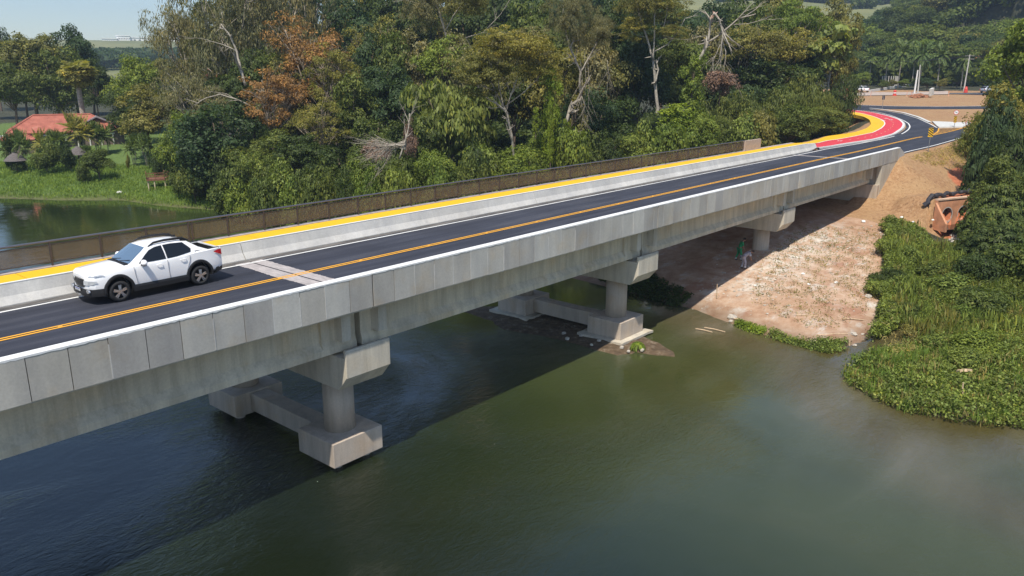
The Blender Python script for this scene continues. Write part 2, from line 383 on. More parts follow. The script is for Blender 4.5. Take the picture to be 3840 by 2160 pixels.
# ------------------------------------------------------------------ river
def water_mat():
    q = N('river_water'); sh = q.fac('shallow')
    big = q.noise(.07, 5, q.tc(sc=(1, .55, 1)), .6, .6); plume = q.noise(.16, 4, q.tc(sc=(.5, 1.4, 1)), .5, .8)
    deep = q.ramp(big, [(.3, (.026, .042, .012)), (.55, (.050, .070, .020)), (.75, (.074, .086, .030))])
    shal = q.ramp(plume, [(.35, (.070, .056, .020)), (.6, (.105, .092, .050)), (.75, (.16, .14, .10))])
    deep = q.mix(q.fac('silt_and_shade'), (.0045, .008, .006), deep)  # left water painted dark to blur the bridge's shade edge; silt lightens the right
    q.col(q.mix(sh, deep, shal)); q.set(Roughness=.03, IOR=1.7)
    cur = q.tc(sc=(.75, 1.5, 1))
    r1 = q.noise(1.5, 5, cur, .6, 1.6); r2 = q.noise(5.5, 4, q.tc(sc=(.7, 1.7, 1)), .65, 1.0); sw = q.noise(.42, 3, q.tc(sc=(1, 1.5, 1)), .5, 1.2)
    act = q.ramp(q.noise(.09, 3, q.tc(sc=(1, 1, 1)), .5, .6), [(.36, (.04,)*3), (.5, (.30,)*3), (.66, (1,)*3)])
    act = q.math('MULTIPLY', act, q.fac('chop'))
    h = q.math('ADD', q.math('MULTIPLY', r1, .6), q.math('MULTIPLY', r2, .25)); h = q.math('MULTIPLY', h, act); h = q.math('ADD', h, q.math('MULTIPLY', sw, .07))
    q.bump(h, 1.0, .22); return q.m
wx = axis([(-900,-60,40),(-60,0,4),(0,60,1.2),(60,110,5)]); wy = axis([(-600,-20,40),(-20,60,1.2),(60,220,5),(220,420,40)])
WX, WY = np.meshgrid(wx, wy); qx, qy = WX.ravel(), WY.ravel(); nx, ny = len(wx), len(wy); ii = np.arange(nx*ny).reshape(ny, nx)
me = npmesh('river', np.stack([qx, qy, 0*qx], 1), np.stack([ii[:-1, :-1], ii[:-1, 1:], ii[1:, 1:], ii[1:, :-1]], -1).reshape(-1, 4))
dw = -sdist(qx, qy, LAND)
shw = (1-sm(dw, .5, 5.5))*.85+.55*np.exp(-((pdist(qx, qy, [(41,12.6),(34.5,9.5),(31,5),(29.5,0),(29,-8)], False))/2.2)**2)+.30*(1-sm(dw, 5, 20))*(qy < 24)
shw = np.clip(shw*(qy < 60), 0, 1)
chop = .16+.22*sm(qx, 24, 34)*(qy < 30)+1.3*np.exp(-((qx-11)/9.)**2-((qy-18)/9.)**2)+1.1*np.exp(-((qx-24)/9.)**2-((qy-27)/7.)**2)+.35*np.exp(-((qx-33)/7.)**2-((qy-11)/9.)**2)+.9*np.exp(-((qx-5)/5.)**2-((qy-11)/4.)**2)
for nm, arr in (('shallow', shw), ('chop', np.clip(chop*(1-.75*sm(qy, 36, 50)), 0, 1.5)), ('silt_and_shade', np.clip(.10+.9*sm(qx-.15*qy, 10, 34)+.15*(qy > 40), 0, 1))):
    at = me.attributes.new(nm, 'FLOAT', 'POINT'); at.data.foreach_set('value', arr.astype(np.float32))
WATER = water_mat(); link('river', me, WATER, kind='structure')

# ------------------------------------------------------------------ bridge
ZR = 7.10; YO = 21.56; YI = 21.86; XA = 77.3
bridge = empty('bridge', (17.47, 26.8, 0), 0, 'long grey concrete road bridge with panelled parapet crossing the river on column piers', 'bridge')
PB = Matrix.Translation((-17.47, -26.8, 0))
def bp(mb, name, m, parent=None, smooth=False, bevel=0):
    """a part of the bridge: shapes are given in world metres"""
    mb.v = [tuple(Vector(v)-Vector((17.47, 26.8, 0))) for v in mb.v]
    return mb.build(name, m, parent or bridge, smooth=smooth, bevel=bevel)
XL = -46.
PIERS = [-22.4, -2.4, 17.47, 37.3, 57.2]
joints = PIERS+[XA+.1]
d = MB()
ends = [XL]+joints
for i in range(len(ends)-1):
    d.box(ends[i]+.02, ends[i+1]-.02, 21.63, 31.9, 6.66, 7.06)
bp(d, 'deck', CONC)
# outer parapet: jersey profile, panels outside
P0, P1 = XL, 82.35
for i, (a, b) in enumerate(zip([XL]+PIERS+[76.9], PIERS+[76.9, P1])):
    m = MB(); m.prism([(21.64, 6.78), (22.24, 6.78), (22.24, 7.18), (22.06, 7.40), (21.88, 7.93), (21.64, 7.93)], a+.015, b-.015)
    if i == 6: m.add([(b-.015, 21.60, 7.97), (b-.015, 21.88, 7.97), (b-.015, 22.06, 7.4), (b-.015, 22.24, 7.12), (b-.015, 21.60, 6.78), (b+2., 21.66, 7.3), (b+2., 21.85, 7.3), (b+2., 22.05, 7.2), (b+2., 22.2, 7.05), (b+2., 21.66, 6.95)],
                     [[0, 1, 6, 5], [1, 2, 7, 6], [2, 3, 8, 7], [4, 0, 5, 9], [5, 6, 7, 8, 9], [0, 4, 3, 2, 1]])
    pr = bp(m, 'parapet', BARR)
    k0 = math.ceil((a-17.46)/1.0225); x = 17.46+k0*1.0225; prev = a+.02; cuts = []
    while x < b-.05:
        if x > a+.3: cuts.append(x)
        x += 1.0225
    cuts.append(b-.02)
    for j, cx in enumerate(cuts):
        o = random.Random(i*99+j); dz = o.uniform(-.012, .012)
        pc = MB(); pc.box(prev, cx-.022, YO+o.uniform(-.006, .006), 21.637, 6.723+dz, 7.935); q = bp(pc, 'panel', PANEL); q.parent = pr
        if j < len(cuts)-1 and o.random() < .6: js = MB(); js.box(cx-.024, cx+.004, YO-.004, 21.636, 6.74, 7.93-o.choice([0, 0, .2])); q = bp(js, 'mortar_strip', BARR); q.parent = pr
        prev = cx+.002
    cp = MB(); n = max(2, int((b-a)/.35)); rr = random.Random(i)
    secs = []
    for s in range(n*3+1):
        x0 = a+.01+(b-a-.02)*s/n/3; zl = 7.936-(rr.uniform(0, .03) if 0 < s < n*3 else 0); secs.append([(x0, YO-.007, 7.976), (x0, YI+.03, 7.98), (x0, YI+.03, 7.93), (x0, YO+.02, 7.93), (x0, YO-.007, zl)])
    cp.loft(secs, closed=True, caps=True)
    q = bp(cp, 'painted_coping', WHITE, None); q.parent = pr
# inner barrier between road and walkway
for a, b in zip([XL]+PIERS+[76.9], PIERS+[76.9, 81.6]):
    m = MB(); m.prism([(29.98, 7.0), (30.36, 7.0), (30.36, 7.84), (30.28, 7.84), (30.16, 7.43), (29.98, 7.16)], a+.02, b-.02)
    if b > 81: m.add([(b-.02, 29.98, 7.16), (b-.02, 30.16, 7.43), (b-.02, 30.28, 7.84), (b-.02, 30.36, 7.84), (b-.02, 30.36, 7.0), (b-.02, 29.98, 7.0), (b+2.6, 30.2, 7.3), (b+2.6, 30.36, 7.62), (b+2.6, 30.42, 7.72)],
                     [[0, 1, 6], [1, 2, 7, 6], [2, 3, 8, 7], [5, 4, 3, 2, 1, 0], [4, 5, 6, 8], [6, 7, 8], [0, 6, 5]])
    ba = bp(m, 'road_barrier', BARR)
    m = MB(); m.box(a+.02, b-.02, 30.27, 30.385, 7.842, 7.868); q = bp(m, 'white_edge', WHITE); q.parent = ba
wk = MB(); wk.box(XL, 81.6, 30.365, 31.98, 6.9, 7.80); wk.box(XL, 81.6, 31.62, 31.98, 7.8, 7.875)
bp(wk, 'walkway_slab', plain('pink_kerb_concrete', (.42, .36, .33), .85, 0, .15, 3))
wy_ = MB(); x = XL
while x < 81.5:
    wy_.box(x+.012, min(x+3.06, 81.6)-.012, 30.39, 31.57, 7.805, 7.856); x += 3.07
bp(wy_, 'yellow_walkway', YEL)
# girders
YG = [22.82, 25.1, 27.4, 29.7, 31.2]
for a, b in zip([XL]+PIERS, PIERS+[XA]):
    for gi, yc in enumerate(YG):
        m = MB(); e = .13
        pro = [(-.32, 5.02), (.32, 5.02), (.32, 5.24), (.11, 5.5), (.11, 6.45), (.4, 6.6), (.4, 6.67), (-.4, 6.67), (-.4, 6.6), (-.11, 6.45), (-.11, 5.5), (-.32, 5.24)]
        m.prism([(yc+u, v) for u, v in pro], a+e, b-e)
        blk = [(-.32, 5.0201), (.32, 5.0201), (.32, 5.24), (.24, 5.5), (.24, 6.655), (-.24, 6.655), (-.24, 5.5), (-.32, 5.24)]
        for s0, s1 in ((a+e-.004, a+e+1.5), (b-e-1.5, b-e+.004)):
            m.prism([(yc+u*1.004, v) for u, v in blk], s0, s1)
        g = bp(m, 'girder', BEAMC)
        if gi == 0:
            for xx in (a+e+.72, b-e-.72):
                k = MB(); k.box(xx-.20, xx+.20, yc-.68, yc-.235, 5.50, 6.655); q = bp(k, 'stiffener_block', CONC); q.parent = g
dia = MB()
for a, b in zip([XL]+PIERS, PIERS+[XA]):
    for x in (a+.5, (a+b)/2, b-.5): dia.box(x-.12, x+.12, 22.9, 31.1, 5.45, 6.6)
bp(dia, 'cross_diaphragms', BEAMC)
for pi_, xc in enumerate(PIERS):
    ch = MB(); ch.prism([(22.02, 4.86), (22.02, 4.12), (22.52, 3.53), (32.1, 3.53), (32.6, 4.12), (32.6, 4.86)], xc-1.04, xc+1.04)
    ch.box(xc-1.038, xc+1.038, 22.0, 22.14, 4.10, 5.17); ch.box(xc-1.038, xc+1.038, 32.46, 32.62, 4.10, 5.17)
    for gy_ in YG:
        for sx in (-.45, .45): ch.box(xc+sx-.2, xc+sx+.2, gy_-.22, gy_+.22, 4.859, 5.019)
    bp(ch, 'crosshead', CONC, bevel=.02)
    zb = 1.24 if pi_ < 4 else -.5
    for yc in (24.02, 31.0):
        m = MB(); m.tube([(xc, yc, zb-.02), (xc, yc, 3.56)], [.61, .60], 40)
        cl = bp(m, 'column', CONC_W, smooth=False)
        for p in cl.data.polygons: p.use_smooth = len(p.vertices) == 4
        if pi_ < 4:
            m = MB(); y0 = yc-1.14
            m.box(xc-1.2, xc+1.2, y0, y0+2.29, .24, 1.24); bp(m, 'pile_cap', CONC_W, bevel=.025)
            m = MB()
            for sx in (-.7, .7):
                for sy in (-.6, .6): m.tube([(xc+sx, yc+sy, -3), (xc+sx, yc+sy, .26)], .22, 12)
            bp(m, 'piles', CONC_W)
    if pi_ < 4:
        m = MB(); m.box(xc-.42, xc+.40, 25.155, 29.87, .36, 1.17); bp(m, 'tie_beam', CONC_W, bevel=.02)
# abutment
m = MB(); m.box(76.75, 79.2, 21.62, 32.0, 1.5, 4.9); m.box(77.45, 78.0, 22.02, 31.6, 4.85, 6.66)
ab = bp(m, 'abutment_wall', CONC_W)
m = MB(); m.prism([(77.25, 6.70), (82.35, 6.78), (82.35, 5.6), (78.9, 3.0), (77.25, 1.5)], 21.58, 22.0, 'y'); bp(m, 'wing_wall', CONC)
m = MB(); m.prism([(77.25, 6.70), (82.35, 6.78), (82.35, 5.6), (78.9, 3.0), (77.25, 1.5)], 31.6, 32.02, 'y'); bp(m, 'wing_wall', CONC)
m = MB(); m.box(78.0, 82.5, 22.0, 31.6, 5.2, 7.0); bp(m, 'approach_slab', CONC)
for xc in (37.3,):
    for yc in (24.02, 31.0):
        m = MB(); rr = random.Random(int(yc)); P = []
        for k in range(28):
            t = k/28*4; sd = int(t); f = t-sd
            cx = [(-1, -1), (1, -1), (1, 1), (-1, 1)]; a_, b_ = cx[sd], cx[(sd+1) % 4]
            P.append((xc+(a_[0]*(1-f)+b_[0]*f)*1.62+rr.uniform(-.04, .04), yc+(a_[1]*(1-f)+b_[1]*f)*1.56+rr.uniform(-.04, .04)))
        m.prism(P, .10, .235, 'z'); bp(m, 'blinding_slab', CONC)
# railing
rail = MB(); rail.tube([(XL, 31.78, 8.80), (69.9, 31.78, 8.80)], .045, 10)
rl = bp(rail, 'railing', plain('slate_top_rail', (.14, .14, .17), .35, .5, .1, 4))
rb = MB()
for z in (8.68, 8.02): rb.box(XL, 69.85, 31.765, 31.795, z-.02, z+.02)
q = bp(rb, 'rail_bars', DARKM); q.parent = rl
q = N('brown_mesh'); q.col(q.ramp(q.noise(.8, 3), [(.3, (.17, .135, .105)), (.7, (.23, .185, .15))])); q.set(Roughness=.45)
tr = q.n.new('ShaderNodeBsdfTransparent'); tr.inputs[0].default_value = (.86, .83, .80, 1); mx = q.n.new('ShaderNodeMixShader'); mx.inputs[0].default_value = .36
q.l.new(tr.outputs[0], mx.inputs[1]); q.l.new(q.b.outputs[0], mx.inputs[2]); q.l.new(mx.outputs[0], q.n['Material Output'].inputs[0]); GLASS_B = q.m
posts = [19.606+1.8047*k for k in range(-14, 28)]
pm = MB(); pm.box(-.03, .03, -.035, .035, 0, .93); pmesh = pm.mesh('railing_post'); pmesh.materials.append(DARKM)
gm = MB(); gm.box(.04, 1.765, -.006, .006, 0, .62); gmesh = gm.mesh('mesh_panel'); gmesh.materials.append(GLASS_B)
for x in posts:
    o = link('railing_post', pmesh, None, rl); o.location = (x-17.47, 31.78-26.8, 7.86)
    if x < 68.5: o = link('mesh_panel', gmesh, None, rl); o.location = (x-17.47, 31.78-26.8, 8.045)
o = link('railing_post', pmesh, None, rl); o.location = (posts[12]+.16-17.47, 31.78-26.8, 7.86)
m = MB(); m.box(69.95, 73.4, 31.68, 31.9, 7.86, 8.78); bp(m, 'end_wall', plain('pink_block_wall', (.42, .33, .28), .85, 0, .15, 6))

# ------------------------------------------------------------------ road sheets
def patch(name, pts, zf, m, kind='structure', skirt=.25, step=4.):
    bm = bmesh.new(); vs = [bm.verts.new((p[0], p[1], 0)) for p in pts]; bm.faces.new(vs); bm.normal_update()
    bmesh.ops.triangulate(bm, faces=bm.faces[:])
    xs = [p[0] for p in pts]; ys = [p[1] for p in pts]
    for ax, lo, hi in ((0, min(xs), max(xs)), (1, min(ys), max(ys))):
        t = lo+step
        while t < hi:
            no = (1, 0, 0) if ax == 0 else (0, 1, 0); co = (t, 0, 0) if ax == 0 else (0, t, 0)
            bmesh.ops.bisect_plane(bm, geom=bm.verts[:]+bm.edges[:]+bm.faces[:], plane_co=co, plane_no=no); t += step
    bmesh.ops.recalc_face_normals(bm, faces=bm.faces[:])
    if bm.faces and sum(f.normal.z for f in bm.faces) < 0: bmesh.ops.reverse_faces(bm, faces=bm.faces[:])
    for v in bm.verts: v.co.z = zf(v.co.x, v.co.y)
    if skirt:
        be = [e for e in bm.edges if len(e.link_faces) == 1]; r = bmesh.ops.extrude_edge_only(bm, edges=be)
        for g in r['geom']:
            if isinstance(g, bmesh.types.BMVert): g.co.z -= skirt
    me = bpy.data.meshes.new(name); bm.to_mesh(me); bm.free()
    return link(name, me, m, None, kind)
def resample(pts, n):
    P = np.array([(p[0], p[1]) for p in pts], float); s = np.r_[0, np.cumsum(np.hypot(*(P[1:]-P[:-1]).T))]; t = np.linspace(0, s[-1], n)
    for _ in range(1): R = np.stack([np.interp(t, s, P[:, 0]), np.interp(t, s, P[:, 1])], 1)
    for _ in range(3): R[1:-1] = R[1:-1]*.5+(R[:-2]+R[2:])*.25
    return R
def strip(name, A, B, zf, m, kind='structure', n=60, skirt=.3, parent=None):
    A, B = resample(A, n), resample(B, n); V = []; F = []
    for i in range(n):
        a, b = A[i], B[i]
        V += [(a[0], a[1], zf(*a)-skirt), (a[0], a[1], zf(*a)), (b[0], b[1], zf(*b)), (b[0], b[1], zf(*b)-skirt)]
    for i in range(n-1):
        for k in range(3): F.append([4*i+k, 4*i+k+1, 4*i+k+5, 4*i+k+4])
    me = npmesh(name, V, F); return link(name, me, m, parent, kind)
def line(name, pts, wd, zf, m, n=60, dash=None, parent=None, kind='structure'):
    P = resample(pts, n); T = np.gradient(P, axis=0); T /= np.hypot(*T.T)[:, None]; Nn = np.stack([-T[:, 1], T[:, 0]], 1)
    V, F = [], []
    for i in range(n):
        for s in (-.5, .5):
            q = P[i]+Nn[i]*wd*s; V.append((q[0], q[1], zf(*q)))
    for i in range(n-1):
        if dash and (i % dash[1]) >= dash[0]: continue
        F.append([2*i, 2*i+2, 2*i+3, 2*i+1])
    return link(name, npmesh(name, V, F), m, parent, kind)
E8 = lambda L, dz=0: [onr(*c8(*p), dz) for p in L]
zA = lambda x, y: zroad(x, y)
m = MB(); xs_ = list(np.arange(XL-40, 77, 4.))+[77.2]; m.loft([[(x, 30.0, 7.10), (x, 22.2, 7.10)] for x in xs_])
m.build('road', ASPH, None, 'structure')
rightE = [(77.15, 22.15), (83, 22.15), (88, 22.1)]+E8([(1400, 1040), (1780, 932), (1900, 893)])+[(135, 23.6), (158, 25), (175, 26)]
upper = [(175, 31)]+E8([(2060, 702), (1930, 750), (1780, 800), (1460, 806), (1440, 795), (1350, 745), (1200, 675), (1000, 614), (760, 574), (540, 552)])+[(151.5, 51), (152.5, 60)]
wR = [(77.15, 29.45), (81, 29.45)]+E8([(0, 1075), (400, 1010), (800, 930), (1000, 870), (1065, 825), (1090, 785), (1070, 742), (1000, 700), (850, 640), (690, 598), (520, 572)])+[(145, 50), (147, 62)]
leftE = [(p[0]-.1, p[1]+.45) for p in wR[::-1]]
patch('road', rightE+upper+leftE, zA, ASPH, skirt=.2, step=6)
ringF = [(163, 68), (160.5, 58)]+E8([(430, 500), (900, 515), (1500, 520), (2060, 513)])+[(176, 27), (183, 22)]
ringN = [(152.6, 68), (151.2, 56)]+E8([(540, 552), (1200, 552), (2000, 550)])+[(166, 26), (172, 20)]
strip('road', ringN, ringF, lambda x, y: zroad(x, y)+.012, ASPH, n=40)
line('road_edge_line', [(p[0]-.25, p[1]) for p in ringF], .28, lambda x, y: zroad(x, y)+.022, WHITE)
line('road_edge_line', [(XL, 29.45), (77.1, 29.45)], .12, lambda x, y: 7.112, WHITE, 40)
line('road_edge_line', wR, .16, lambda x, y: zroad(x, y)+.012, WHITE, 90)
line('road_edge_line', [(84.6, 22.35)]+E8([(1040, 1112), (1400, 1030), (1780, 922), (1900, 883)])+[(135, 23.9), (160, 25.4)], .16, lambda x, y: zroad(x, y)+.012, WHITE)
line('road_edge_line', E8([(560, 556), (760, 576), (1000, 617), (1200, 678), (1350, 748), (1440, 797)]), .16, lambda x, y: zroad(x, y)+.012, WHITE)
cline = [(77.1, 26.33)]+E8([(400, 1110), (800, 1015), (1200, 920), (1380, 895), (1600, 850), (1900, 765)])+[(165, 28.5)]
for s in (-.1, .1):
    line('centre_line', [(XL, 26.33+s), (77.1, 26.33+s)], .1, lambda x, y: 7.112, AMBER, 40)
    line('centre_line', [(p[0], p[1]+s) for p in cline], .11, lambda x, y: zroad(x, y)+.013, AMBER, 70)
line('centre_line', E8([(1200, 922), (1380, 890), (1440, 860), (1462, 830), (1462, 806)]), .14, lambda x, y: zroad(x, y)+.015, AMBER, 30)
hm = MB()
for i in range(7):
    f = (i+.3)/7; a = Vector(onr(*c8(1462-70*f*f*1.1, 805+80*f))); b = Vector(onr(*c8(1800-380*f, 797+84*f)))
    for p in (a, b): p.z = zroad(p.x, p.y)+.014
    hm.add([a, b, b+Vector((.22, .22, 0)), a+Vector((.22, .22, 0))], [[0, 1, 2, 3]])
hm.build('hatch_marking', AMBER, None, 'structure')
CONCL = plain('pale_pavement', (.55, .55, .53), .85, 0, .08, 2)
patch('pavement', E8([(1375, 722), (1440, 785), (1462, 798), (1780, 794), (1930, 745)]), lambda x, y: zroad(x, y)+.14, CONCL, skirt=.2)
# kerb of the first island
line('kerb', E8([(560, 547), (760, 566), (1000, 605), (1200, 664), (1350, 733)]), .5, lambda x, y: zroad(x, y)+.10, CONCL, 50)
# yellow footpath and red cycle path beyond the bridge
def zy(x, y): return max(float(np.interp(x, [81.5, 88, 96], [7.84, 7.46, 7.3])), zroad(x, y)+.19)
def zred(x, y): return zroad(x, y)+.18
def up(L, zf=zy):
    out = []
    for p in L:
        z = 7.8
        for _ in range(40):
            g = onz(*c8(*p), z); z = .5*z+.5*zf(g.x, g.y)
        out.append(g)
    return out
yo = [(81.6, 31.6)]+up([(0, 905), (200, 880), (400, 845), (530, 800), (580, 750), (560, 690), (480, 650), (400, 630)])+[(143, 52), (144, 60)]
yw = [(81.6, 30.42)]+up([(0, 965), (300, 920), (600, 860), (720, 800), (765, 745), (740, 700), (620, 650), (430, 600)])+[(147.5, 54), (149, 62)]
ro = [(84.6, 30.35)]+up([(60, 1030), (300, 990), (600, 945), (850, 880), (980, 800), (1005, 745), (950, 690), (800, 640), (600, 595), (430, 575)], zred)+[(151.2, 56), (153, 64)]
strip('pavement', yo, yw, zy, YEL, n=80, skirt=.5)
def zmix(x, y): return zy(x, y)-.006
ywr = resample([(84.4, 31.0)]+yw[1:], 80); ror = resample(ro, 80); V, F = [], []
for a, b in zip(ywr, ror):
    for t in (0, .33, .66, 1): q = a*(1-t)+b*t; V.append((q[0], q[1], zmix(*a)*(1-t)+zred(*b)*t))
for i in range(79):
    for k in range(3): F.append([4*i+k, 4*i+k+1, 4*i+k+5, 4*i+k+4])
link('cycle_path', npmesh('cycle_path', V, F), RED, kind='structure')
line('path_line', yw, .14, lambda x, y: zy(x, y)+.008, WHITE, 80)
line('path_line', ro, .16, lambda x, y: zred(x, y)+.006, WHITE, 80)
mid = [((a[0]+b[0])/2, (a[1]+b[1])/2) for a, b in zip(resample(yw[1:], 40), resample(ro, 40))]
line('path_line', mid, .09, lambda x, y: (zy(x, y)+zred(x, y))/2+.004, paint('faded_yellow', (.75, .55, .35), .3), 120, dash=(1, 4))
T_ = np.gradient(ror, axis=0); T_ /= np.hypot(*T_.T)[:, None]; ko = ror+np.stack([T_[:, 1], -T_[:, 0]], 1)*.30
strip('kerb', ror, ko, lambda x, y: zred(x, y)-.015, CONCL, n=80, skirt=.3)
bw = MB()
for (x, y, rz) in ((92, 31.6, .1), (93.4, 32.1, .1), (91.2, 32.3, .1), (94.2, 31.1, .1), (128, 36.3, .55), (130, 35.8, .6), (131.5, 36.9, .6)):
    for j in range(2):
        c_, s_ = math.cos(rz), math.sin(rz); L, W = 1.1, .16; ox, oy = -s_*j*.32, c_*j*.32
        P = [(x+ox+c_*a-s_*b, y+oy+s_*a+c_*b) for a, b in ((-L/2, -W/2), (L/2, -W/4), (L/2, W/4), (-L/2, W/2))]
        bw.add([(p[0], p[1], (zy(*p)+zred(*p))/2+.012) for p in P], [[0, 1, 2, 3]])
bw.build('path_marking', WHITE, None, 'structure')
# expansion joint patches
q = N('worn_joint_concrete'); f = q.noise(3.5, 7, q.tc(sc=(1.8, .5, 1)), .7)
q.col(q.ramp(f, [(.3, (.26, .235, .23)), (.6, (.44, .40, .385))])); q.set(Roughness=.9); JOINT = q.m
def jag(x0, x1, y0, y1, seed, wl=1, wr_=1):
    r = random.Random(seed); n = 90; m = MB(); L = []; Rr = []
    for k in range(n+1):
        y = y0+(y1-y0)*k/n; L.append((x0-wl*(.05*r.random()+.30*float(fbm(np.array(y*1.), np.array(seed*9.), 1.3, 7)))-.02*(wl == 0), y, 7.107)); Rr.append((x1+wr_*r.random()*.06, y, 7.107))
    V = L+Rr; F = [[k, n+1+k, n+2+k, k+1] for k in range(n)]
    return m.add(V, F)
def clipjoint(name, m): o = m.build(name, JOINT, None, 'structure'); return o
clipjoint('road_joint', jag(16.95, 17.43, 22.25, 29.95, 1, 1, 0)); clipjoint('road_joint', jag(17.53, 18.05, 22.25, 29.95, 2, 0, 1))
m = MB(); m.box(17.43, 17.51, 22.25, 29.97, 7.06, 7.106); m.build('road_joint', BLACK, None, 'structure')
clipjoint('road_joint', jag(76.8, 77.1, 22.25, 29.95, 3))
for px_ in ():
    pass
q = N('dusty_asphalt'); f = q.noise(1.2, 8, q.tc(sc=(.5, 3, 1)), .75); q.col(q.ramp(f, [(.35, (.035, .034, .036)), (.55, (.13, .12, .11)), (.75, (.24, .23, .21))])); q.set(Roughness=.95)
m = MB(); r = random.Random(4); n = 240; L = []; Rr = []
for k in range(n+1):
    x = XL+(77-XL)*k/n; L.append((x, 29.56+r.uniform(-.02, .16), 7.104)); Rr.append((x, 29.99, 7.125))
m.add(L+Rr, [[k, k+1, n+2+k, n+1+k] for k in range(n)]); m.build('road_dust', q.m, None, 'structure')
st = MB(); st.box(-.06, .06, -.05, .05, 0, .018); stm = st.mesh('road_stud'); stm.materials.append(plain('amber_stud', (.75, .38, .06), .4))
k = 0
for i in range(19):
    x = 4.7+i*4.0
    o = link('road_stud', stm); o.location = (x, 26.33, 7.108)
    tag(o, 'amber reflective stud between the double centre lines, %s from the left along the bridge' % ['first','second','third','fourth','fifth','sixth','seventh','eighth','ninth','tenth','eleventh','twelfth','thirteenth','fourteenth','fifteenth','sixteenth','seventeenth','eighteenth','nineteenth'][i], 'road stud', 'studs along the centre line')
# ------------------------------------------------------------------ foliage
def leafmat(name, c, var=.45, trans=.38, rough=.55, tip=None):
    c = (c[0]*1.5+.006, c[1]*1.42+.005, c[2]*1.3+.004)
    q = N(name); r = q.geo('Random Per Island'); big = q.noise(.45, 3)
    oi = q.n.new('ShaderNodeObjectInfo')
    c0 = tuple(x*(1-var) for x in c); c1 = tuple(min(.9, x*(1+var)) for x in c); tip = tip or (c[0]*1.7, c[1]*1.4, c[2]*.9)
    b = q.ramp(r, [(0, c0), (.45, c), (.85, c1), (1, tip)])
    b = q.mix(.75, b, q.ramp(big, [(.3, (.68, .74, .72)), (.7, (1.30, 1.22, 1.0))]), 'MULTIPLY')
    b = q.mix(.6, b, q.ramp(oi.outputs['Random'], [(0, (.78, .86, .85)), (1, (1.2, 1.12, .95))]), 'MULTIPLY')
    q.col(b); q.set(Roughness=rough)
    q.b.inputs['Specular IOR Level'].default_value = .25
    t = q.n.new('ShaderNodeBsdfTranslucent'); bb = q.mix(1., b, (1.25, 1.3, .55), 'MULTIPLY'); q.l.new(bb, t.inputs[0])
    mx = q.n.new('ShaderNodeMixShader'); mx.inputs[0].default_value = trans; q.l.new(q.b.outputs[0], mx.inputs[1]); q.l.new(t.outputs[0], mx.inputs[2])
    q.l.new(mx.outputs[0], q.n['Material Output'].inputs[0]); return q.m
LM = dict(
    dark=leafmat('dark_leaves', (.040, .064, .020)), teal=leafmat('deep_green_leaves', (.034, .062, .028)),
    mid=leafmat('green_leaves', (.074, .102, .028)), bright=leafmat('bright_leaves', (.105, .150, .032)),
    lime=leafmat('lime_vine_leaves', (.130, .185, .026)), olive=leafmat('olive_leaves', (.130, .132, .044)),
    grey=leafmat('grey_olive_leaves', (.135, .135, .080)), gold=leafmat('golden_olive_leaves', (.150, .148, .040)),
    orange=leafmat('orange_leaves', (.195, .115, .050), .5, .3), bamboo=leafmat('bamboo_leaves', (.100, .125, .036)),
    palm=leafmat('palm_leaves', (.075, .115, .040)), palmy=leafmat('yellowing_palm_leaves', (.17, .17, .05)),
    dead=leafmat('dead_foliage', (.13, .085, .075), .4, .1), weed=leafmat('weed_leaves', (.115, .155, .040), .6), pale=leafmat('pale_weed_leaves', (.15, .18, .055)),
    grass=leafmat('bank_grass', (.115, .180, .040), .35), dry=leafmat('dry_grass', (.26, .22, .10), .35))
def rnd(seed): return np.random.RandomState(seed)
def unit(v): return v/np.maximum(np.linalg.norm(v, axis=1, keepdims=True), 1e-6)
def leafquads(P, Nr, size, asp=.55, r=None, along=None, fold=0.12):
    """rhombic leaves at P facing Nr; size scalar or array"""
    n = len(P); r = r or rnd(0); size = np.broadcast_to(np.asarray(size, float), (n,))[:, None]
    t = r.normal(size=(n, 3)) if along is None else along+r.normal(size=(n, 3))*.25
    t = unit(t-Nr*np.sum(t*Nr, 1, keepdims=True)); s = np.cross(Nr, t)
    a = P-t*size*.5; b = P+s*size*asp*.5+Nr*size*fold; c = P+t*size*.5; d = P-s*size*asp*.5+Nr*size*fold
    V = np.stack([a, b, c, d], 1).reshape(-1, 3); F = np.arange(4*n, dtype=np.int32).reshape(n, 4)
    return V, F
def ell(n, r):
    d = unit(r.normal(size=(n, 3))); return d
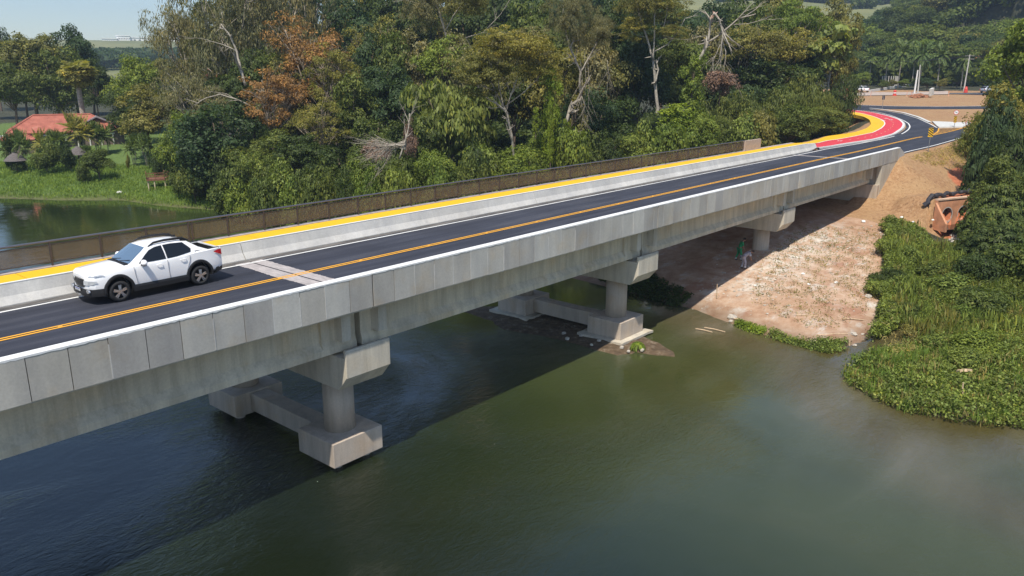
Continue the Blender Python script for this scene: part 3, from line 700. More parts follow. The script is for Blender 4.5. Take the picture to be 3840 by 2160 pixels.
def crown(name, seed, W, H0, H1, nl, leaf, lobes=11, clump=.13, cpl=9, flat=.62, asp=.55, droop=0, gap=0., shape='round', jit=.5, upb=.35):
    """leaf crown between heights H0 and H1, width W: lobes > clumps > leaves. returns mesh, lobe centres"""
    r = rnd(seed); Hc = (H0+H1)/2; hh = (H1-H0)/2
    L = []
    for i in range(lobes*8):
        d = unit(r.normal(size=(1, 3)))[0]; rad = r.uniform(.35, .72) if i else 0
        if shape == 'dome' and d[2] < -.25: continue
        if shape == 'column': p = np.array([d[0]*.45, d[1]*.45, r.uniform(-.85, .8)])
        else: p = d*rad
        p = p*np.array([W/2, W/2, hh])+np.array([0, 0, Hc])
        L.append((p, r.uniform(.30, .48)*W/2))
        if len(L) >= lobes: break
    P = []; NN = []; per = max(4, nl//(len(L)*cpl))
    for p, R in L:
        dirs = ell(cpl*3, r); dirs = dirs[(dirs[:, 2] > -.55)][:cpl]
        for dd in dirs:
            if gap and r.rand() < gap: continue
            cc = p+dd*R*np.array([1, 1, flat])*r.uniform(.75, 1.1)
            cr = clump*W*r.uniform(.6, 1.25)
            q = unit(r.normal(size=(per, 3))+np.array([0, 0, upb])); rr = r.uniform(.25, 1, (per, 1))**.6
            pos = cc+q*rr*cr*np.array([1, 1, flat])
            if droop: pos[:, 2] -= r.uniform(0, 1, per)**1.5*droop*W
            P.append(pos); NN.append(unit(q*.7+dd*.5+r.normal(size=(per, 3))*jit+np.array([0, 0, .35])))
    P = np.concatenate(P); NN = np.concatenate(NN); P[:, 2] = np.maximum(P[:, 2], .1)
    al = np.tile(np.array([[0, 0, -1.]]), (len(P), 1)) if droop else None
    if droop: NN = unit(NN*np.array([1, 1, .3]))
    V, F = leafquads(P, NN, leaf*r.uniform(.6, 1.35, len(P)), asp, r, al)
    return npmesh(name, V, F), L
def bark_tree(name, seed, L, H0, rt, lean=.03, forks=1, n=7, twigs=3, taper=.55):
    r = random.Random(seed); m = MB()
    top = Vector((r.uniform(-1, 1)*lean*H0*4, r.uniform(-1, 1)*lean*H0*4, H0))
    mid = Vector((top.x*.3+r.uniform(-.15, .15), top.y*.3, H0*.5))
    m.tube([(0, 0, -.6), (0, 0, .3), mid, top], [rt*1.35, rt, rt*.85, rt*.7], n)
    for p, R in L:
        p = Vector(p); base = mid.lerp(top, r.uniform(.35, 1)); k = base.lerp(p, .5)+Vector((r.uniform(-.4, .4), r.uniform(-.4, .4), -abs(p.z-base.z)*.12))
        r0 = rt*r.uniform(.3, .5); m.tube([base, k, p], [r0, r0*.7, r0*.35], 5)
        for _ in range(twigs):
            e = p+Vector((r.uniform(-1, 1), r.uniform(-1, 1), r.uniform(-.3, .9)))*R*.9; s = k.lerp(p, r.uniform(.2, .9))
            m.tube([s, s.lerp(e, .5)+Vector((0, 0, .1)), e], [r0*.4, r0*.25, r0*.1], 4, cap=False)
    return m.mesh(name, True)
PROTO = {}
def proto(key, seed, W, H, base=.35, **k):
    """full tree prototype of width W, height H; crown starts at base*H"""
    rt = k.pop('rt', .018*H); bark = k.pop('bark', 'D'); forks = k.pop('forks', 1); tw = k.pop('twigs', 2)
    me, L = crown('crown', seed, W, H*base, H, **k); tk = bark_tree('trunk', seed, L, H*(base+.2), rt, twigs=tw)
    PROTO[key] = (tk, me, W, H, bark); return PROTO[key]
for i in range(4): proto('broad%d' % i, 11+i, 9, 13, .18, nl=13000, leaf=.34, lobes=16, cpl=9, clump=.12, flat=.62)
for i in range(2): proto('dense%d' % i, 31+i, 8, 10, .06, nl=12000, leaf=.30, lobes=18, cpl=9, clump=.12, flat=.75)
for i in range(2): proto('wispy%d' % i, 41+i, 11, 19, .22, nl=17000, leaf=.36, asp=.24, lobes=17, cpl=10, clump=.085, droop=.10, gap=.15, bark='P', rt=.26, twigs=5)
proto('feather0', 51, 11, 13, .3, nl=14000, leaf=.28, asp=.42, lobes=18, cpl=8, clump=.12, flat=.28, upb=.2)
proto('feather1', 52, 9, 12, .3, nl=12000, leaf=.28, asp=.42, lobes=16, cpl=8, clump=.12, flat=.28, upb=.2)
for i in range(2): proto('sparse%d' % i, 61+i, 9, 13, .33, nl=10500, leaf=.21, lobes=18, cpl=10, clump=.085, gap=.25, flat=.5, bark='T', rt=.2, twigs=9)
proto('drooping0', 71, 9, 9.5, .22, nl=6500, leaf=.60, asp=.34, lobes=14, cpl=9, clump=.11, droop=.03)
for i in range(3): proto('bush%d' % i, 81+i, 5, 3.6, .0, nl=6500, leaf=.24, lobes=12, cpl=8, clump=.14, flat=.7, rt=.06)
for i in range(2): proto('column%d' % i, 91+i, 4.2, 13, .0, nl=8500, leaf=.32, lobes=22, cpl=7, clump=.16, flat=1.0, shape='column', rt=.2)
proto('bamboo0', 95, 6, 9, .0, nl=11000, leaf=.36, asp=.22, lobes=16, cpl=8, clump=.13, flat=1.1, droop=.02, rt=.04)
proto('bigleaf0', 97, 7, 12, .5, nl=1500, leaf=.95, asp=.75, lobes=14, cpl=7, clump=.10, flat=.45, bark='P', rt=.16, twigs=4)
proto('umbrella0', 99, 12, 14, .52, nl=12000, leaf=.28, asp=.45, lobes=18, cpl=9, clump=.10, flat=.35, shape='dome', bark='P', rt=.20, twigs=6)
# big star-leaved shrub (whorls of long leaves)
def whorl_shrub(seed, W, H, n, leaf, k=9):
    r = rnd(seed); P, NN, AL, S = [], [], [], []
    for i in range(n):
        d = unit(r.normal(size=(1, 3))+np.array([[0, 0, .35]]))[0]; d[2] = abs(d[2])*.9+r.uniform(-.25, .05)
        c = d*np.array([W/2, W/2, H])*r.uniform(.72, 1.0); c[2] = max(c[2], .25)
        ax = unit((d*np.array([1, 1, .5])+np.array([0, 0, .8]))[None])[0]
        u = unit(np.cross(ax, [1, .3, .2])[None])[0]; v = np.cross(ax, u)
        for j in range(k):
            t = 2*PI*j/k+r.uniform(-.3, .3); o = u*math.cos(t)+v*math.sin(t); a = o-ax*r.uniform(.0, .55)
            P.append(c+a*leaf*.5); NN.append(unit((ax+o*.45)[None])[0]); AL.append(a*4); S.append(leaf*r.uniform(.75, 1.2))
    P, NN, AL = map(np.array, (P, NN, AL)); V, F = leafquads(P, NN, np.array(S), .30, r, AL, .05); return V, F
for i in range(2):
    V, F = whorl_shrub(7+i, 6, 4.2, 900, .40); tk = bark_tree('trunk', 7+i, [((r_*1.6, s_*1.6, 2.4), 1.) for r_, s_ in ((1, .3), (-.6, .8), (-.3, -1), (.5, -.7))], 1.6, .09)
    PROTO['whorl%d' % i] = (tk, npmesh('crown', V, F), 6, 4.2, 'D')
# palms
def frond_crown(seed, n, L, z, droop=1., pin=26, w=.55, arch=.45, lo=-.35, asp=.34):
    r = rnd(seed); P, NN, AL, S = [], [], [], []; m = MB()
    for i in range(n):
        az = i*2.39996+r.uniform(-.2, .2); el = r.uniform(lo, 1.15) if i > 3 else 1.3; l = L*r.uniform(.8, 1.1)
        p = np.array([0, 0, z]); d = np.array([math.cos(az)*math.cos(el), math.sin(az)*math.cos(el), math.sin(el)]); pts = [p.copy()]
        side = np.array([-math.sin(az), math.cos(az), 0.])
        for k in range(pin):
            d = unit((d-np.array([0, 0, droop*arch*3.2/pin]))[None])[0]; p = p+d*l/pin; pts.append(p.copy())
            ll = w*L*.42*math.sin(PI*min(1, (k+2)/(pin+1)))**.7
            for s in (-1, 1):
                a = unit((side*s+d*.55-np.array([0, 0, .45]))[None])[0]; P.append(p+a*ll*.5); AL.append(a*6); NN.append(unit((np.cross(a, d)*s+r.normal(size=3)*.15)[None])[0]); S.append(ll)
    V, F = leafquads(np.array(P), np.array(NN), np.array(S), asp, r, np.array(AL), .02)
    return V, F, m
def palm(key, seed, H, n, L, rt, **k):
    V, F, m = frond_crown(seed, n, L, H, **k); me = npmesh('crown', V, F); t = MB(); r = random.Random(seed)
    t.tube([(0, 0, -.4), (.05, 0, H*.3), (r.uniform(-.2, .2), r.uniform(-.2, .2), H*.7), (0, 0, H+.1)], [rt*1.3, rt, rt*.9, rt*.8], 8)
    t.v += []; n0 = len(t.v); t.v += m.v; t.f += [[i+n0 for i in f] for f in m.f]
    PROTO[key] = (t.mesh('trunk', True), me, 2*L, H+L*.5, 'P')
palm('palm0', 3, 8.5, 26, 4.2, .2); palm('palm1', 4, 7, 24, 4.0, .19, droop=1.2)
palm('shortpalm0', 5, 3.6, 24, 3.2, .12, droop=1.0, arch=.33, asp=.22); palm('fanpalm0', 6, 11, 120, 2.6, .32, w=1.1, pin=9, arch=.5, lo=-1.35, asp=.3)
# clumping garden palm: several thin stems
V0, F0, m0 = [], [], MB(); off = 0; tt = MB(); r = random.Random(12)
for j in range(6):
    a = 2*PI*j/6; bx, by = .35*math.cos(a), .35*math.sin(a); tx, ty = 1.0*math.cos(a), 1.0*math.sin(a); h = r.uniform(3.4, 5.0)
    V, F, m = frond_crown(20+j, 13, 3.0, h, arch=.30, lo=-.2, asp=.22); V = V+np.array([tx, ty, 0]); V0.append(V); F0.append(F+off); off += len(V)
    tt.tube([(bx, by, -.2), ((bx+tx)/2, (by+ty)/2, h*.6), (tx, ty, h+.1)], [.07, .055, .05], 6)
PROTO['clumppalm0'] = (tt.mesh('trunk', True), npmesh('crown', np.concatenate(V0), np.concatenate(F0)), 5.6, 6.2, 'P')
BK = dict(D=BARK_D, P=BARK_P, T=BARK_T)
for tk, me, *_r in PROTO.values():
    if not tk.materials: tk.materials.append(BK[_r[2]])
    if not me.materials: me.materials.append(LM['mid'])
for k_, (tk, me, W_, H_, b_) in list(PROTO.items()):
    co = np.empty(len(me.vertices)*3); me.vertices.foreach_get('co', co); co = co.reshape(-1, 3)
    PROTO[k_] = (tk, me, 2*float(np.percentile(np.hypot(co[:, 0], co[:, 1]), 97)), float(np.percentile(co[:, 2], 99.6)), b_)
NT = [0]
def plant(key, x, y, W, H, leaf, name, label, cat, group=None, rz=None, z=None, bark=None, lean=(0, 0)):
    """one plant: an Empty at its foot with trunk and crown as parts"""
    tk, me, W0, H0, bk = PROTO[key]; NT[0] += 1; r = random.Random(NT[0]*7+3)
    z = hz(x, y)-.1 if z is None else z
    e = empty(name, (x, y, z), r.uniform(0, 6.28) if rz is None else rz, label, cat, group)
    e.scale = (W/W0*r.uniform(.94, 1.06), W/W0*r.uniform(.94, 1.06), H/H0); e.rotation_euler.x, e.rotation_euler.y = lean
    a = bpy.data.objects.new('trunk', tk); col.objects.link(a); a.parent = e
    b = bpy.data.objects.new('crown', me); col.objects.link(b); b.parent = e
    for o, mt in ((a, BK[bark or bk]), (b, LM[leaf])):
        o.material_slots[0].link = 'OBJECT'; o.material_slots[0].material = mt
    return e
def tree(key, px, D, top, wpx, leaf, label, name='tree', cat='tree', group=None, bark=None, base=None, rz=None, lean=(0, 0)):
    """place by survey: bearing px, distance D, top of crown at photo height top, crown wpx wide there"""
    g = atd(px, 300, D); x, y = g.x, g.y; zb = hz(x, y)-.1
    t = atd(px, top, D); W = 1.06*wpx*D/1981*math.cos(math.atan((px-1288)/1981))**2
    if base is not None: zb = atd(px, base, D).z
    return plant(key, x, y, W, max(1.2, t.z-zb), leaf, name, label, cat, group, z=zb, bark=bark, rz=rz, lean=lean)
# ------------------------------------------------------------------ the forest, tree by tree
B = 'broad%d'
T = [
 # key, px, D, top, width, leaf, label, bark
 ('broad0',  8, 215, 72, 105, 'teal', 'hazy dark tree standing tallest at the left edge of the photo'),
 ('broad1', 95, 172, 88, 190, 'olive', 'large round olive green tree behind the red tiled roof'),
 ('dense0', 165, 168, 125, 150, 'mid', 'rounded green tree directly above the farmhouse roof, in front of the round olive tree'),
 ('broad2', 200, 178, 66, 130, 'teal', 'dark bluish green tree with a tufted top behind the fan palm'),
 ('broad3', 40, 160, 150, 130, 'mid', 'green tree low at the left edge behind the small red roof'),
 ('broad1', 250, 165, 150, 90, 'dark', 'dark green tree between the fan palm and the bright round tree'),
 ('dense1', 345, 150, 143, 140, 'bright', 'bright green rounded tree left of the eucalyptus trees, under the white factory'),
 ('dense0', 320, 140, 225, 110, 'dark', 'dark green tree under the bright rounded tree by the lawn'),
 ('broad2', 372, 124, 215, 165, 'olive', 'spreading olive tree with a dark trunk at the right end of the lawn'),
 ('sparse0', 350, 128, 262, 90, 'dark', 'thin dark tree leaning over the right end of the farmhouse roof'),
 ('wispy0', 575, 117, -70, 300, 'grey', 'very tall airy eucalyptus with pale trunk, leftmost of the tallest trees', 'P'),
 ('wispy1', 480, 124, 20, 190, 'grey', 'drooping grey green eucalyptus whose branches hang in front of the factory', 'P'),
 ('wispy0', 700, 124, -95, 250, 'grey', 'tall eucalyptus behind the orange tree, its crown cut off by the top of the photo', 'P'),
 ('wispy1', 800, 138, -60, 200, 'teal', 'hazy tall eucalyptus on the skyline between the orange tree and the dark evergreen', 'P'),
 ('wispy1', 495, 108, 190, 210, 'grey', 'weeping grey green tree with trailing branches above the wooden platform', 'P'),
 ('broad3', 640, 108, 150, 150, 'dark', 'dark tree filling the gap between the eucalyptus trunks'),
 ('sparse0', 790, 104, 42, 215, 'orange', 'tall tree with orange brown autumn leaves and fine pale branches', 'T'),
 ('sparse1', 705, 98, 175, 190, 'orange', 'lower rust coloured tree leaning left under the tall orange tree', 'T'),
 ('sparse1', 850, 100, 110, 150, 'gold', 'half bare golden brown tree at the right shoulder of the tall orange tree', 'T'),
 ('dense1', 445, 100, 285, 110, 'bright', 'bright yellow green bushy tree behind the wooden platform'),
 ('dense0', 545, 96, 262, 220, 'teal', 'wide dark blue green tree on the bank under the eucalyptus trees'),
 ('broad0', 650, 93, 330, 190, 'mid', 'green broadleaf tree over the bank below the rust coloured tree'),
 ('broad1', 760, 90, 340, 170, 'dark', 'dark broadleaf tree below the tall orange tree'),
 ('sparse1', 800, 93, 245, 150, 'gold', 'golden leaved small tree with pale fanning branches below the orange tree', 'T'),
 ('broad2', 890, 128, 8, 150, 'teal', 'dark evergreen on the skyline just right of the orange tree'),
 ('sparse0', 950, 116, 42, 130, 'gold', 'rounded olive brown tree with bare fanning branches right of the orange tree', 'T'),
 ('broad3', 1010, 145, -30, 190, 'dark', 'tall dark tree whose top is cut off, above the olive brown rounded tree'),
 ('broad0', 880, 96, 190, 150, 'mid', 'mid green tree touching the right side of the orange tree'),
 ('broad1', 985, 98, 170, 190, 'teal', 'dark green layered tree in the middle of the forest edge, left of the feathery tree'),
 ('dense1', 930, 88, 300, 150, 'mid', 'dense green tree hung with creepers behind the fallen dead branches'),
 ('dense0', 1040, 86, 290, 150, 'dark', 'dark dense tree between the dead branches and the drooping leaved tree'),
 ('feather0', 1120, 104, 92, 215, 'bright', 'vivid green feathery tree with flat layered foliage'),
 ('drooping0', 1130, 90, 208, 210, 'pale', 'tree with large drooping pale green leaves in front of the feathery tree'),
 ('broad2', 1225, 140, -10, 190, 'dark', 'dark tree behind the feathery tree, top cut off by the photo edge'),
 ('umbrella0', 1225, 92, 120, 180, 'olive', 'spreading olive tree just left of the slender pale trunk', 'P'),
 ('broad1', 1345, 120, 10, 180, 'mid', 'hazy green tree with a broad top above the golden olive crown'),
 ('column0', 1385, 80, 175, 50, 'lime', 'bright hanging curtain of yellow green vines right of the slender pale trunk'),
 ('column1', 1445, 84, 160, 56, 'olive', 'olive creeper column clinging to the crooked pale trunk'),
 ('broad0', 1500, 112, 5, 170, 'dark', 'dark tree behind the half dead vine draped tree'),
 ('dense0', 1480, 90, 225, 140, 'teal', 'dark blue green tree right of the creeper column'),
 ('dense1', 1560, 94, 250, 160, 'dark', 'dark thicket tree left of the white forked trunk'),
 ('broad3', 1590, 118, 75, 170, 'dark', 'dark broad tree behind the white forked trunk'),
 ('feather0', 1700, 112, 110, 170, 'mid', 'green layered tree between the white forked trunk and the broken tree'),
 ('column0', 1738, 94, 142, 62, 'bright', 'tall vine covered trunk wrapped in glossy bright leaves left of the broken tree'),
 ('column1', 1700, 90, 262, 90, 'lime', 'lower lime green vine mound leaning on the tall vine covered trunk'),
 ('umbrella0', 1860, 118, 62, 220, 'olive', 'wide olive green flat topped tree right of the broken tree', 'P'),
 ('umbrella0', 1960, 126, 75, 200, 'gold', 'flat topped yellow olive tree, second to the right of the broken tree', 'P'),
 ('broad1', 1880, 135, 18, 170, 'mid', 'green tree on the skyline above the flat topped olive trees'),
 ('feather1', 2000, 138, 2, 150, 'bright', 'bright green tree peaking highest above the red cycle path bend'),
 ('broad2', 1930, 118, 140, 190, 'dark', 'dark shadowed tree under the flat topped olive trees'),
 ('broad0', 1830, 112, 170, 150, 'teal', 'dark blue green tree behind the hanging dead branches'),
 ('broad3', 2085, 142, 40, 100, 'olive', 'rounded olive tree at the right end of the forest'),
 ('bigleaf0', 2066, 128, 66, 125, 'pale', 'slender pale trunk tree with sparse large round leaves above the bamboo', 'P'),
 ('bamboo0', 1850, 108, 232, 150, 'bamboo', 'feathery bamboo clump right of the hanging dead branches'),
 ('bamboo0', 1940, 112, 225, 150, 'bamboo', 'dark green bamboo clump, second from the left behind the yellow walkway'),
 ('bamboo0', 2030, 118, 190, 150, 'bamboo', 'tall yellowish bamboo clump under the slender pale large leaved tree'),
 ('bamboo0', 2105, 124, 188, 130, 'dark', 'dark bamboo clump nearest the bend of the red cycle path'),
 ('dense1', 1990, 104, 265, 130, 'mid', 'low dense green shrub tree in front of the bamboo clumps'),
 ('dense0', 2075, 112, 270, 120, 'bamboo', 'low olive shrub tree at the foot of the tall yellowish bamboo'),
 ('bamboo0', 1790, 100, 255, 120, 'bamboo', 'bamboo clump below the broken tree and its dead foliage'),
]
for t in T:
    key, px, D, top, wpx, leaf, lab = t[:7]
    nm = 'eucalyptus_tree' if 'eucalyptus' in lab and key.startswith('wispy') else 'vine_column' if key.startswith('column') else 'bamboo_clump' if key.startswith('bamboo') else 'forest_tree'
    tree(key, px, D, top, wpx, LM and leaf, lab, nm, {'vine_column': 'vine', 'bamboo_clump': 'bamboo'}.get(nm, 'tree'), 'trees of the riverside forest' if nm == 'forest_tree' else None, bark=t[7] if len(t) > 7 else None)
ORD = ['first', 'second', 'third', 'fourth', 'fifth', 'sixth', 'seventh', 'eighth', 'ninth', 'tenth', 'eleventh', 'twelfth', 'thirteenth', 'fourteenth', 'fifteenth', 'sixteenth', 'seventeenth', 'eighteenth', 'nineteenth', 'twentieth', 'twenty first', 'twenty second', 'twenty third', 'twenty fourth', 'twenty fifth', 'twenty sixth', 'twenty seventh', 'twenty eighth', 'twenty ninth', 'thirtieth', 'thirty first', 'thirty second', 'thirty third', 'thirty fourth', 'thirty fifth', 'thirty sixth', 'thirty seventh', 'thirty eighth', 'thirty ninth', 'fortieth']
R = random.Random(5)
# back row closing the forest
xs = [560, 660, 740, 840, 905, 965, 1060, 1160, 1250, 1330, 1415, 1500, 1560, 1660, 1745, 1800, 1870, 1950, 2040]
tops = [-10, -20, 20, -5, -28, -28, -45, -35, -30, -45, -45, -45, -28, -25, 10, 0, -38, -30, 5]
for i, (x, t) in enumerate(zip(xs, tops)):
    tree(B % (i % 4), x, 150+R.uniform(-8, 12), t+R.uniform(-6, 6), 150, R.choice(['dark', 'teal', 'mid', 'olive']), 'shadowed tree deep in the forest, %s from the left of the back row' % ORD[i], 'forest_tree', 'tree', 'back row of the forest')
# middle row
xs = list(range(600, 2060, 78))
for i, x in enumerate(xs):
    D = float(np.interp(x, [600, 1000, 1400, 1800, 2100], [108, 104, 102, 116, 136]))
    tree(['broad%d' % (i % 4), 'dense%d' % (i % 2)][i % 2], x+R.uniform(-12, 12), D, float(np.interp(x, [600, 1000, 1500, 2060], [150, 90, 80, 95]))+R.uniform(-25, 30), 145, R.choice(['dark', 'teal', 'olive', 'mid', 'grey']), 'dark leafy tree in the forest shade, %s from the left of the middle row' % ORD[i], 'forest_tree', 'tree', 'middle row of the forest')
# bushes along the forest front (behind the railing) and on the bank
xs = list(range(480, 2130, 46)); 
for i, x in enumerate(xs):
    if x < 720: D = np.interp(x, [480, 560, 720], [96, 88, 83]); 
    else: D = np.interp(x, [720, 1000, 1300, 1600, 1900, 2130], [79, 76, 79, 82, 96, 124])
    top = float(np.interp(x, [480, 620, 900, 1300, 1600, 1900, 2130], [395, 405, 405, 372, 320, 290, 262]))+R.uniform(-26, 22)
    tree(['bush0', 'bush1', 'bush2', 'dense0', 'dense1'][i % 5], x+R.uniform(-9, 9), float(D)+R.uniform(-2, 3), top, R.uniform(85, 120), R.choice(['mid', 'bright', 'mid', 'dark', 'weed', 'olive' if x > 1500 else 'bright']), 'leafy bush along the forest front, %s from the left behind the railing' % ORD[i], 'bush', 'bush', 'bushes along the forest front')
for i, (x, D, top, wd, lf) in enumerate([(590, 84, 455, 95, 'bright'), (655, 81, 450, 90, 'mid'), (545, 87, 440, 100, 'mid'), (720, 78, 452, 90, 'bright'), (790, 75, 440, 95, 'mid'), (860, 73, 425, 90, 'dark'), (930, 72, 430, 85, 'bright'), (1000, 70, 425, 90, 'weed'), (1090, 70, 400, 95, 'bright'), (1180, 71, 395, 90, 'mid')]):
    tree('bush%d' % (i % 3), x, D, top, wd, lf, 'low bush at the water side of the forest, %s from the left' % ORD[i], 'bush', 'bush', 'low bushes at the water side')
# ------------------------------------------------------------------ left bank garden
plant('fanpalm0', *atd(205, 250, 150).xy[:], 6.2, atd(205, 152, 150).z-hz(*atd(205, 250, 150).xy)+.1, 'palmy', 'fan_palm', 'tall fan palm with a thick grey trunk standing above the farmhouse', 'palm tree')
for i, (px, D, top, wd, lf, key, lab) in enumerate([
    (192, 132, 280, 95, 'palmy', 'clumppalm0', 'bushy golden palm in front of the middle of the red roof'),
    (238, 133, 300, 72, 'palm', 'clumppalm0', 'green palm right of the golden palm, under the dark gable'),
    (262, 134, 308, 50, 'palm', 'shortpalm0', 'small palm at the right end of the red roof'),
    (135, 130, 322, 75, 'palm', 'clumppalm0', 'palm clump below the left part of the red roof'),
    (92, 130, 318, 62, 'palmy', 'shortpalm0', 'yellowing short palm in front of the left slope of the red roof'),
    (45, 124, 318, 55, 'palm', 'clumppalm0', 'palm clump by the small roof at the far left'),
    (12, 126, 330, 60, 'dark', 'clumppalm0', 'dark palm clump at the left photo edge'),
    (325, 121, 335, 55, 'palm', 'clumppalm0', 'many stemmed palm on the right side of the lawn above the wooden platform'),
    (358, 119, 330, 50, 'palm', 'clumppalm0', 'second many stemmed palm on the lawn, nearer the forest'),
    (207, 124, 362, 48, 'palm', 'clumppalm0', 'palm clump beside the blue boat')]):
    tree(key, px, D, top, wd, lf, lab, 'palm', 'palm tree', 'palms in the garden')
for i, (px, D, top, wd, lf, lab) in enumerate([
    (98, 121, 352, 88, 'mid', 'big round green garden shrub on the bank, left of the white table'),
    (232, 114, 376, 95, 'mid', 'wide light green garden shrub in the middle of the grassy bank'),
    (188, 113, 405, 45, 'mid', 'small round garden shrub just left of the wide light green one'),
    (160, 120, 362, 48, 'dark', 'dark clipped shrub near the grey thatched shelter'),
    (20, 124, 392, 50, 'dark', 'dark shrub at the left edge above the grassy bank'),
    (392, 112, 352, 60, 'dark', 'dark shrub at the foot of the forest beside the lawn'),
    (428, 99, 395, 75, 'mid', 'rounded green shrub right beside the wooden platform'),
    (470, 96, 418, 85, 'mid', 'low rounded green shrub on the bank right of the wooden platform')]):
    tree('bush%d' % (i % 3) if wd < 90 else 'dense%d' % (i % 2), px, D, top, wd, lf, lab, 'shrub', 'shrub', 'garden shrubs on the left bank')
tree('bush0', 308, 118, 388, 12, 'gold', 'small yellow flowering bush beside the many stemmed palm', 'shrub', 'shrub')
# trees closing the garden behind the house
for i, (px, D, top, wd, lf) in enumerate([(-20, 190, 130, 120, 'dark'), (70, 188, 170, 130, 'teal'), (150, 190, 180, 120, 'dark'), (240, 195, 190, 110, 'teal'), (300, 185, 200, 110, 'dark'), (420, 170, 150, 110, 'olive'), (440, 150, 220, 120, 'dark')]):
    tree('broad%d' % (i % 4), px, D, top, wd, lf, 'hazy tree behind the garden, %s from the left of the row' % ORD[i], 'garden_tree', 'tree', 'trees behind the garden')
# ------------------------------------------------------------------ hillside wood behind the roundabout
PL = [(2215, 232, 108, 46), (2248, 226, 96, 52), (2282, 236, 112, 46), (2300, 222, 100, 52), (2345, 228, 104, 50), (2385, 240, 112, 44), (2175, 238, 118, 42), (2405, 226, 120, 42), (2265, 244, 100, 44), (2325, 246, 96, 44)]
for i, (px, D, top, wd) in enumerate(PL):
    tree('palm%d' % (i % 2), px, D, top, wd*1.15, 'palm', 'feathery palm in the grove behind the roundabout, %s from the left' % ['second', 'third', 'sixth', 'seventh', 'ninth', 'tenth', 'first', 'eleventh', 'fourth', 'eighth', 'fifth'][i], 'palm', 'palm tree', 'palm grove behind the roundabout')
hill = []
R = random.Random(8)
for D, x0, x1, st in ((222, 2120, 2440, 34), (250, 2120, 2620, 40), (275, 2130, 2660, 40), (300, 2150, 2680, 38), (330, 2160, 2680, 36), (362, 2190, 2700, 36), (400, 2240, 2700, 36), (440, 2290, 2700, 38), (485, 2340, 2700, 40), (540, 2380, 2700, 44)):
    x = x0
    k_ = 0
    while x < x1: hill.append((x+R.uniform(-12, 12), D+R.uniform(-9, 9), D, k_)); x += st; k_ += 1
ROWS = [222, 250, 275, 300, 330, 362, 400, 440, 485, 540]
for i, (px, D, d0_, k_) in enumerate(hill):
    g = atd(px, 100, D); H = R.uniform(11, 16) if D > 260 else R.uniform(8, 12) if D > 240 else R.uniform(4, 7)
    if D < 240 and 2200 < px < 2420: H = R.uniform(2.4, 3.6)
    row = 'front' if D < 238 else 'lower' if D < 315 else 'middle' if D < 420 else 'top'
    sh = R.choice(['dark', 'mid', 'teal', 'mid', 'olive', 'bright'])
    side = 'left' if px < 2300 else 'centre' if px < 2450 else 'right'
    plant('broad%d' % (i % 4) if D < 255 and i % 3 else 'dense%d' % (i % 2), g.x, g.y, H*R.uniform(1.0, 1.35), H, sh, 'hill_tree', '%s tree, %s from the left in the %s row up the wooded hill' % (dict(dark='dark green', mid='green', teal='blue green', olive='olive', bright='bright green')[sh], ORD[k_], ORD[ROWS.index(d0_)]), 'tree', 'trees of the wooded hill')
# far woods as one mass each
def wood(name, seed, n, pts, leaf, mat, label, hgt=9, keep=None):
    r = rnd(seed); XY = []
    for (px, D, wd, dd) in pts:
        k = max(4, int(n*wd/sum(p[2] for p in pts)/40)); t = PITCH*0+YAW+np.arctan((px+r.uniform(-wd/2, wd/2, k)-1288)/1981/math.cos(PITCH)); d_ = D+r.uniform(-dd, dd, k); XY.append(np.stack([np.sin(t)*d_, np.cos(t)*d_], 1))
    XY = np.concatenate(XY); zb = height(XY[:, 0], XY[:, 1]); k = len(XY); R_ = r.uniform(.6, 1.2, (k, 1, 1))*hgt*.55
    if keep is not None: ok = keep(XY[:, 0], XY[:, 1]); XY, zb, R_ = XY[ok], zb[ok], R_[ok]; k = len(XY)
    d = unit(r.normal(size=(k*40, 3))+np.array([0, 0, .5])); C0 = np.stack([XY[:, 0], XY[:, 1], zb+hgt*.45], 1)[:, None, :]
    P = (C0+d.reshape(k, 40, 3)*R_*np.array([1, 1, .85])*r.uniform(.8, 1.05, (k, 40, 1))).reshape(-1, 3); NN = unit(d+r.normal(size=(k*40, 3))*.5)
    V, F = leafquads(P, NN, leaf*r.uniform(.6, 1.4, len(P)), .7, r)
    return tag(link(name, npmesh(name, V, F), LM[mat], kind='stuff'), label, 'woodland')
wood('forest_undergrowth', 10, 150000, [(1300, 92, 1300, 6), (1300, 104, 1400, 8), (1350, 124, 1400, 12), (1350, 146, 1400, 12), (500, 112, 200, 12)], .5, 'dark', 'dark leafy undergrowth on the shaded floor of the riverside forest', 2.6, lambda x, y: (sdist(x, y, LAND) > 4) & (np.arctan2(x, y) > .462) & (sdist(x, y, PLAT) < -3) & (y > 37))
wood('hill_undergrowth', 9, 260000, [(2330, 262, 420, 22), (2400, 330, 480, 40), (2480, 430, 520, 60), (2560, 540, 500, 70), (2600, 650, 460, 70)], 1.3, 'mid', 'dense undergrowth covering the ground of the wooded hill at the upper right', 7)
wood('far_woodland', 1, 60000, [(1980, 760, 420, 60), (2060, 930, 420, 60), (2150, 700, 60, 30), (1900, 640, 260, 40)], 2.6, 'teal', 'hazy blue wooded ridge above the pale meadow at the upper right', 13)
wood('distant_ridge_woodland', 2, 16000, [(2270, 980, 160, 40), (2220, 1000, 160, 30)], 3., 'teal', 'distant blue wood on the skyline in the gap at the upper right', 9)
wood('plain_woodland', 3, 42000, [(300, 520, 260, 50), (420, 640, 500, 60), (200, 600, 500, 50), (700, 600, 400, 60)], 2.4, 'teal', 'hazy blue woods on the plain below the white factory', 9)
wood('hillside_woodland', 4, 26000, [(1300, 560, 700, 60), (1650, 470, 260, 30), (1050, 600, 400, 50)], 2.4, 'dark', 'hazy woods on the far hillside behind the forest tops', 8)
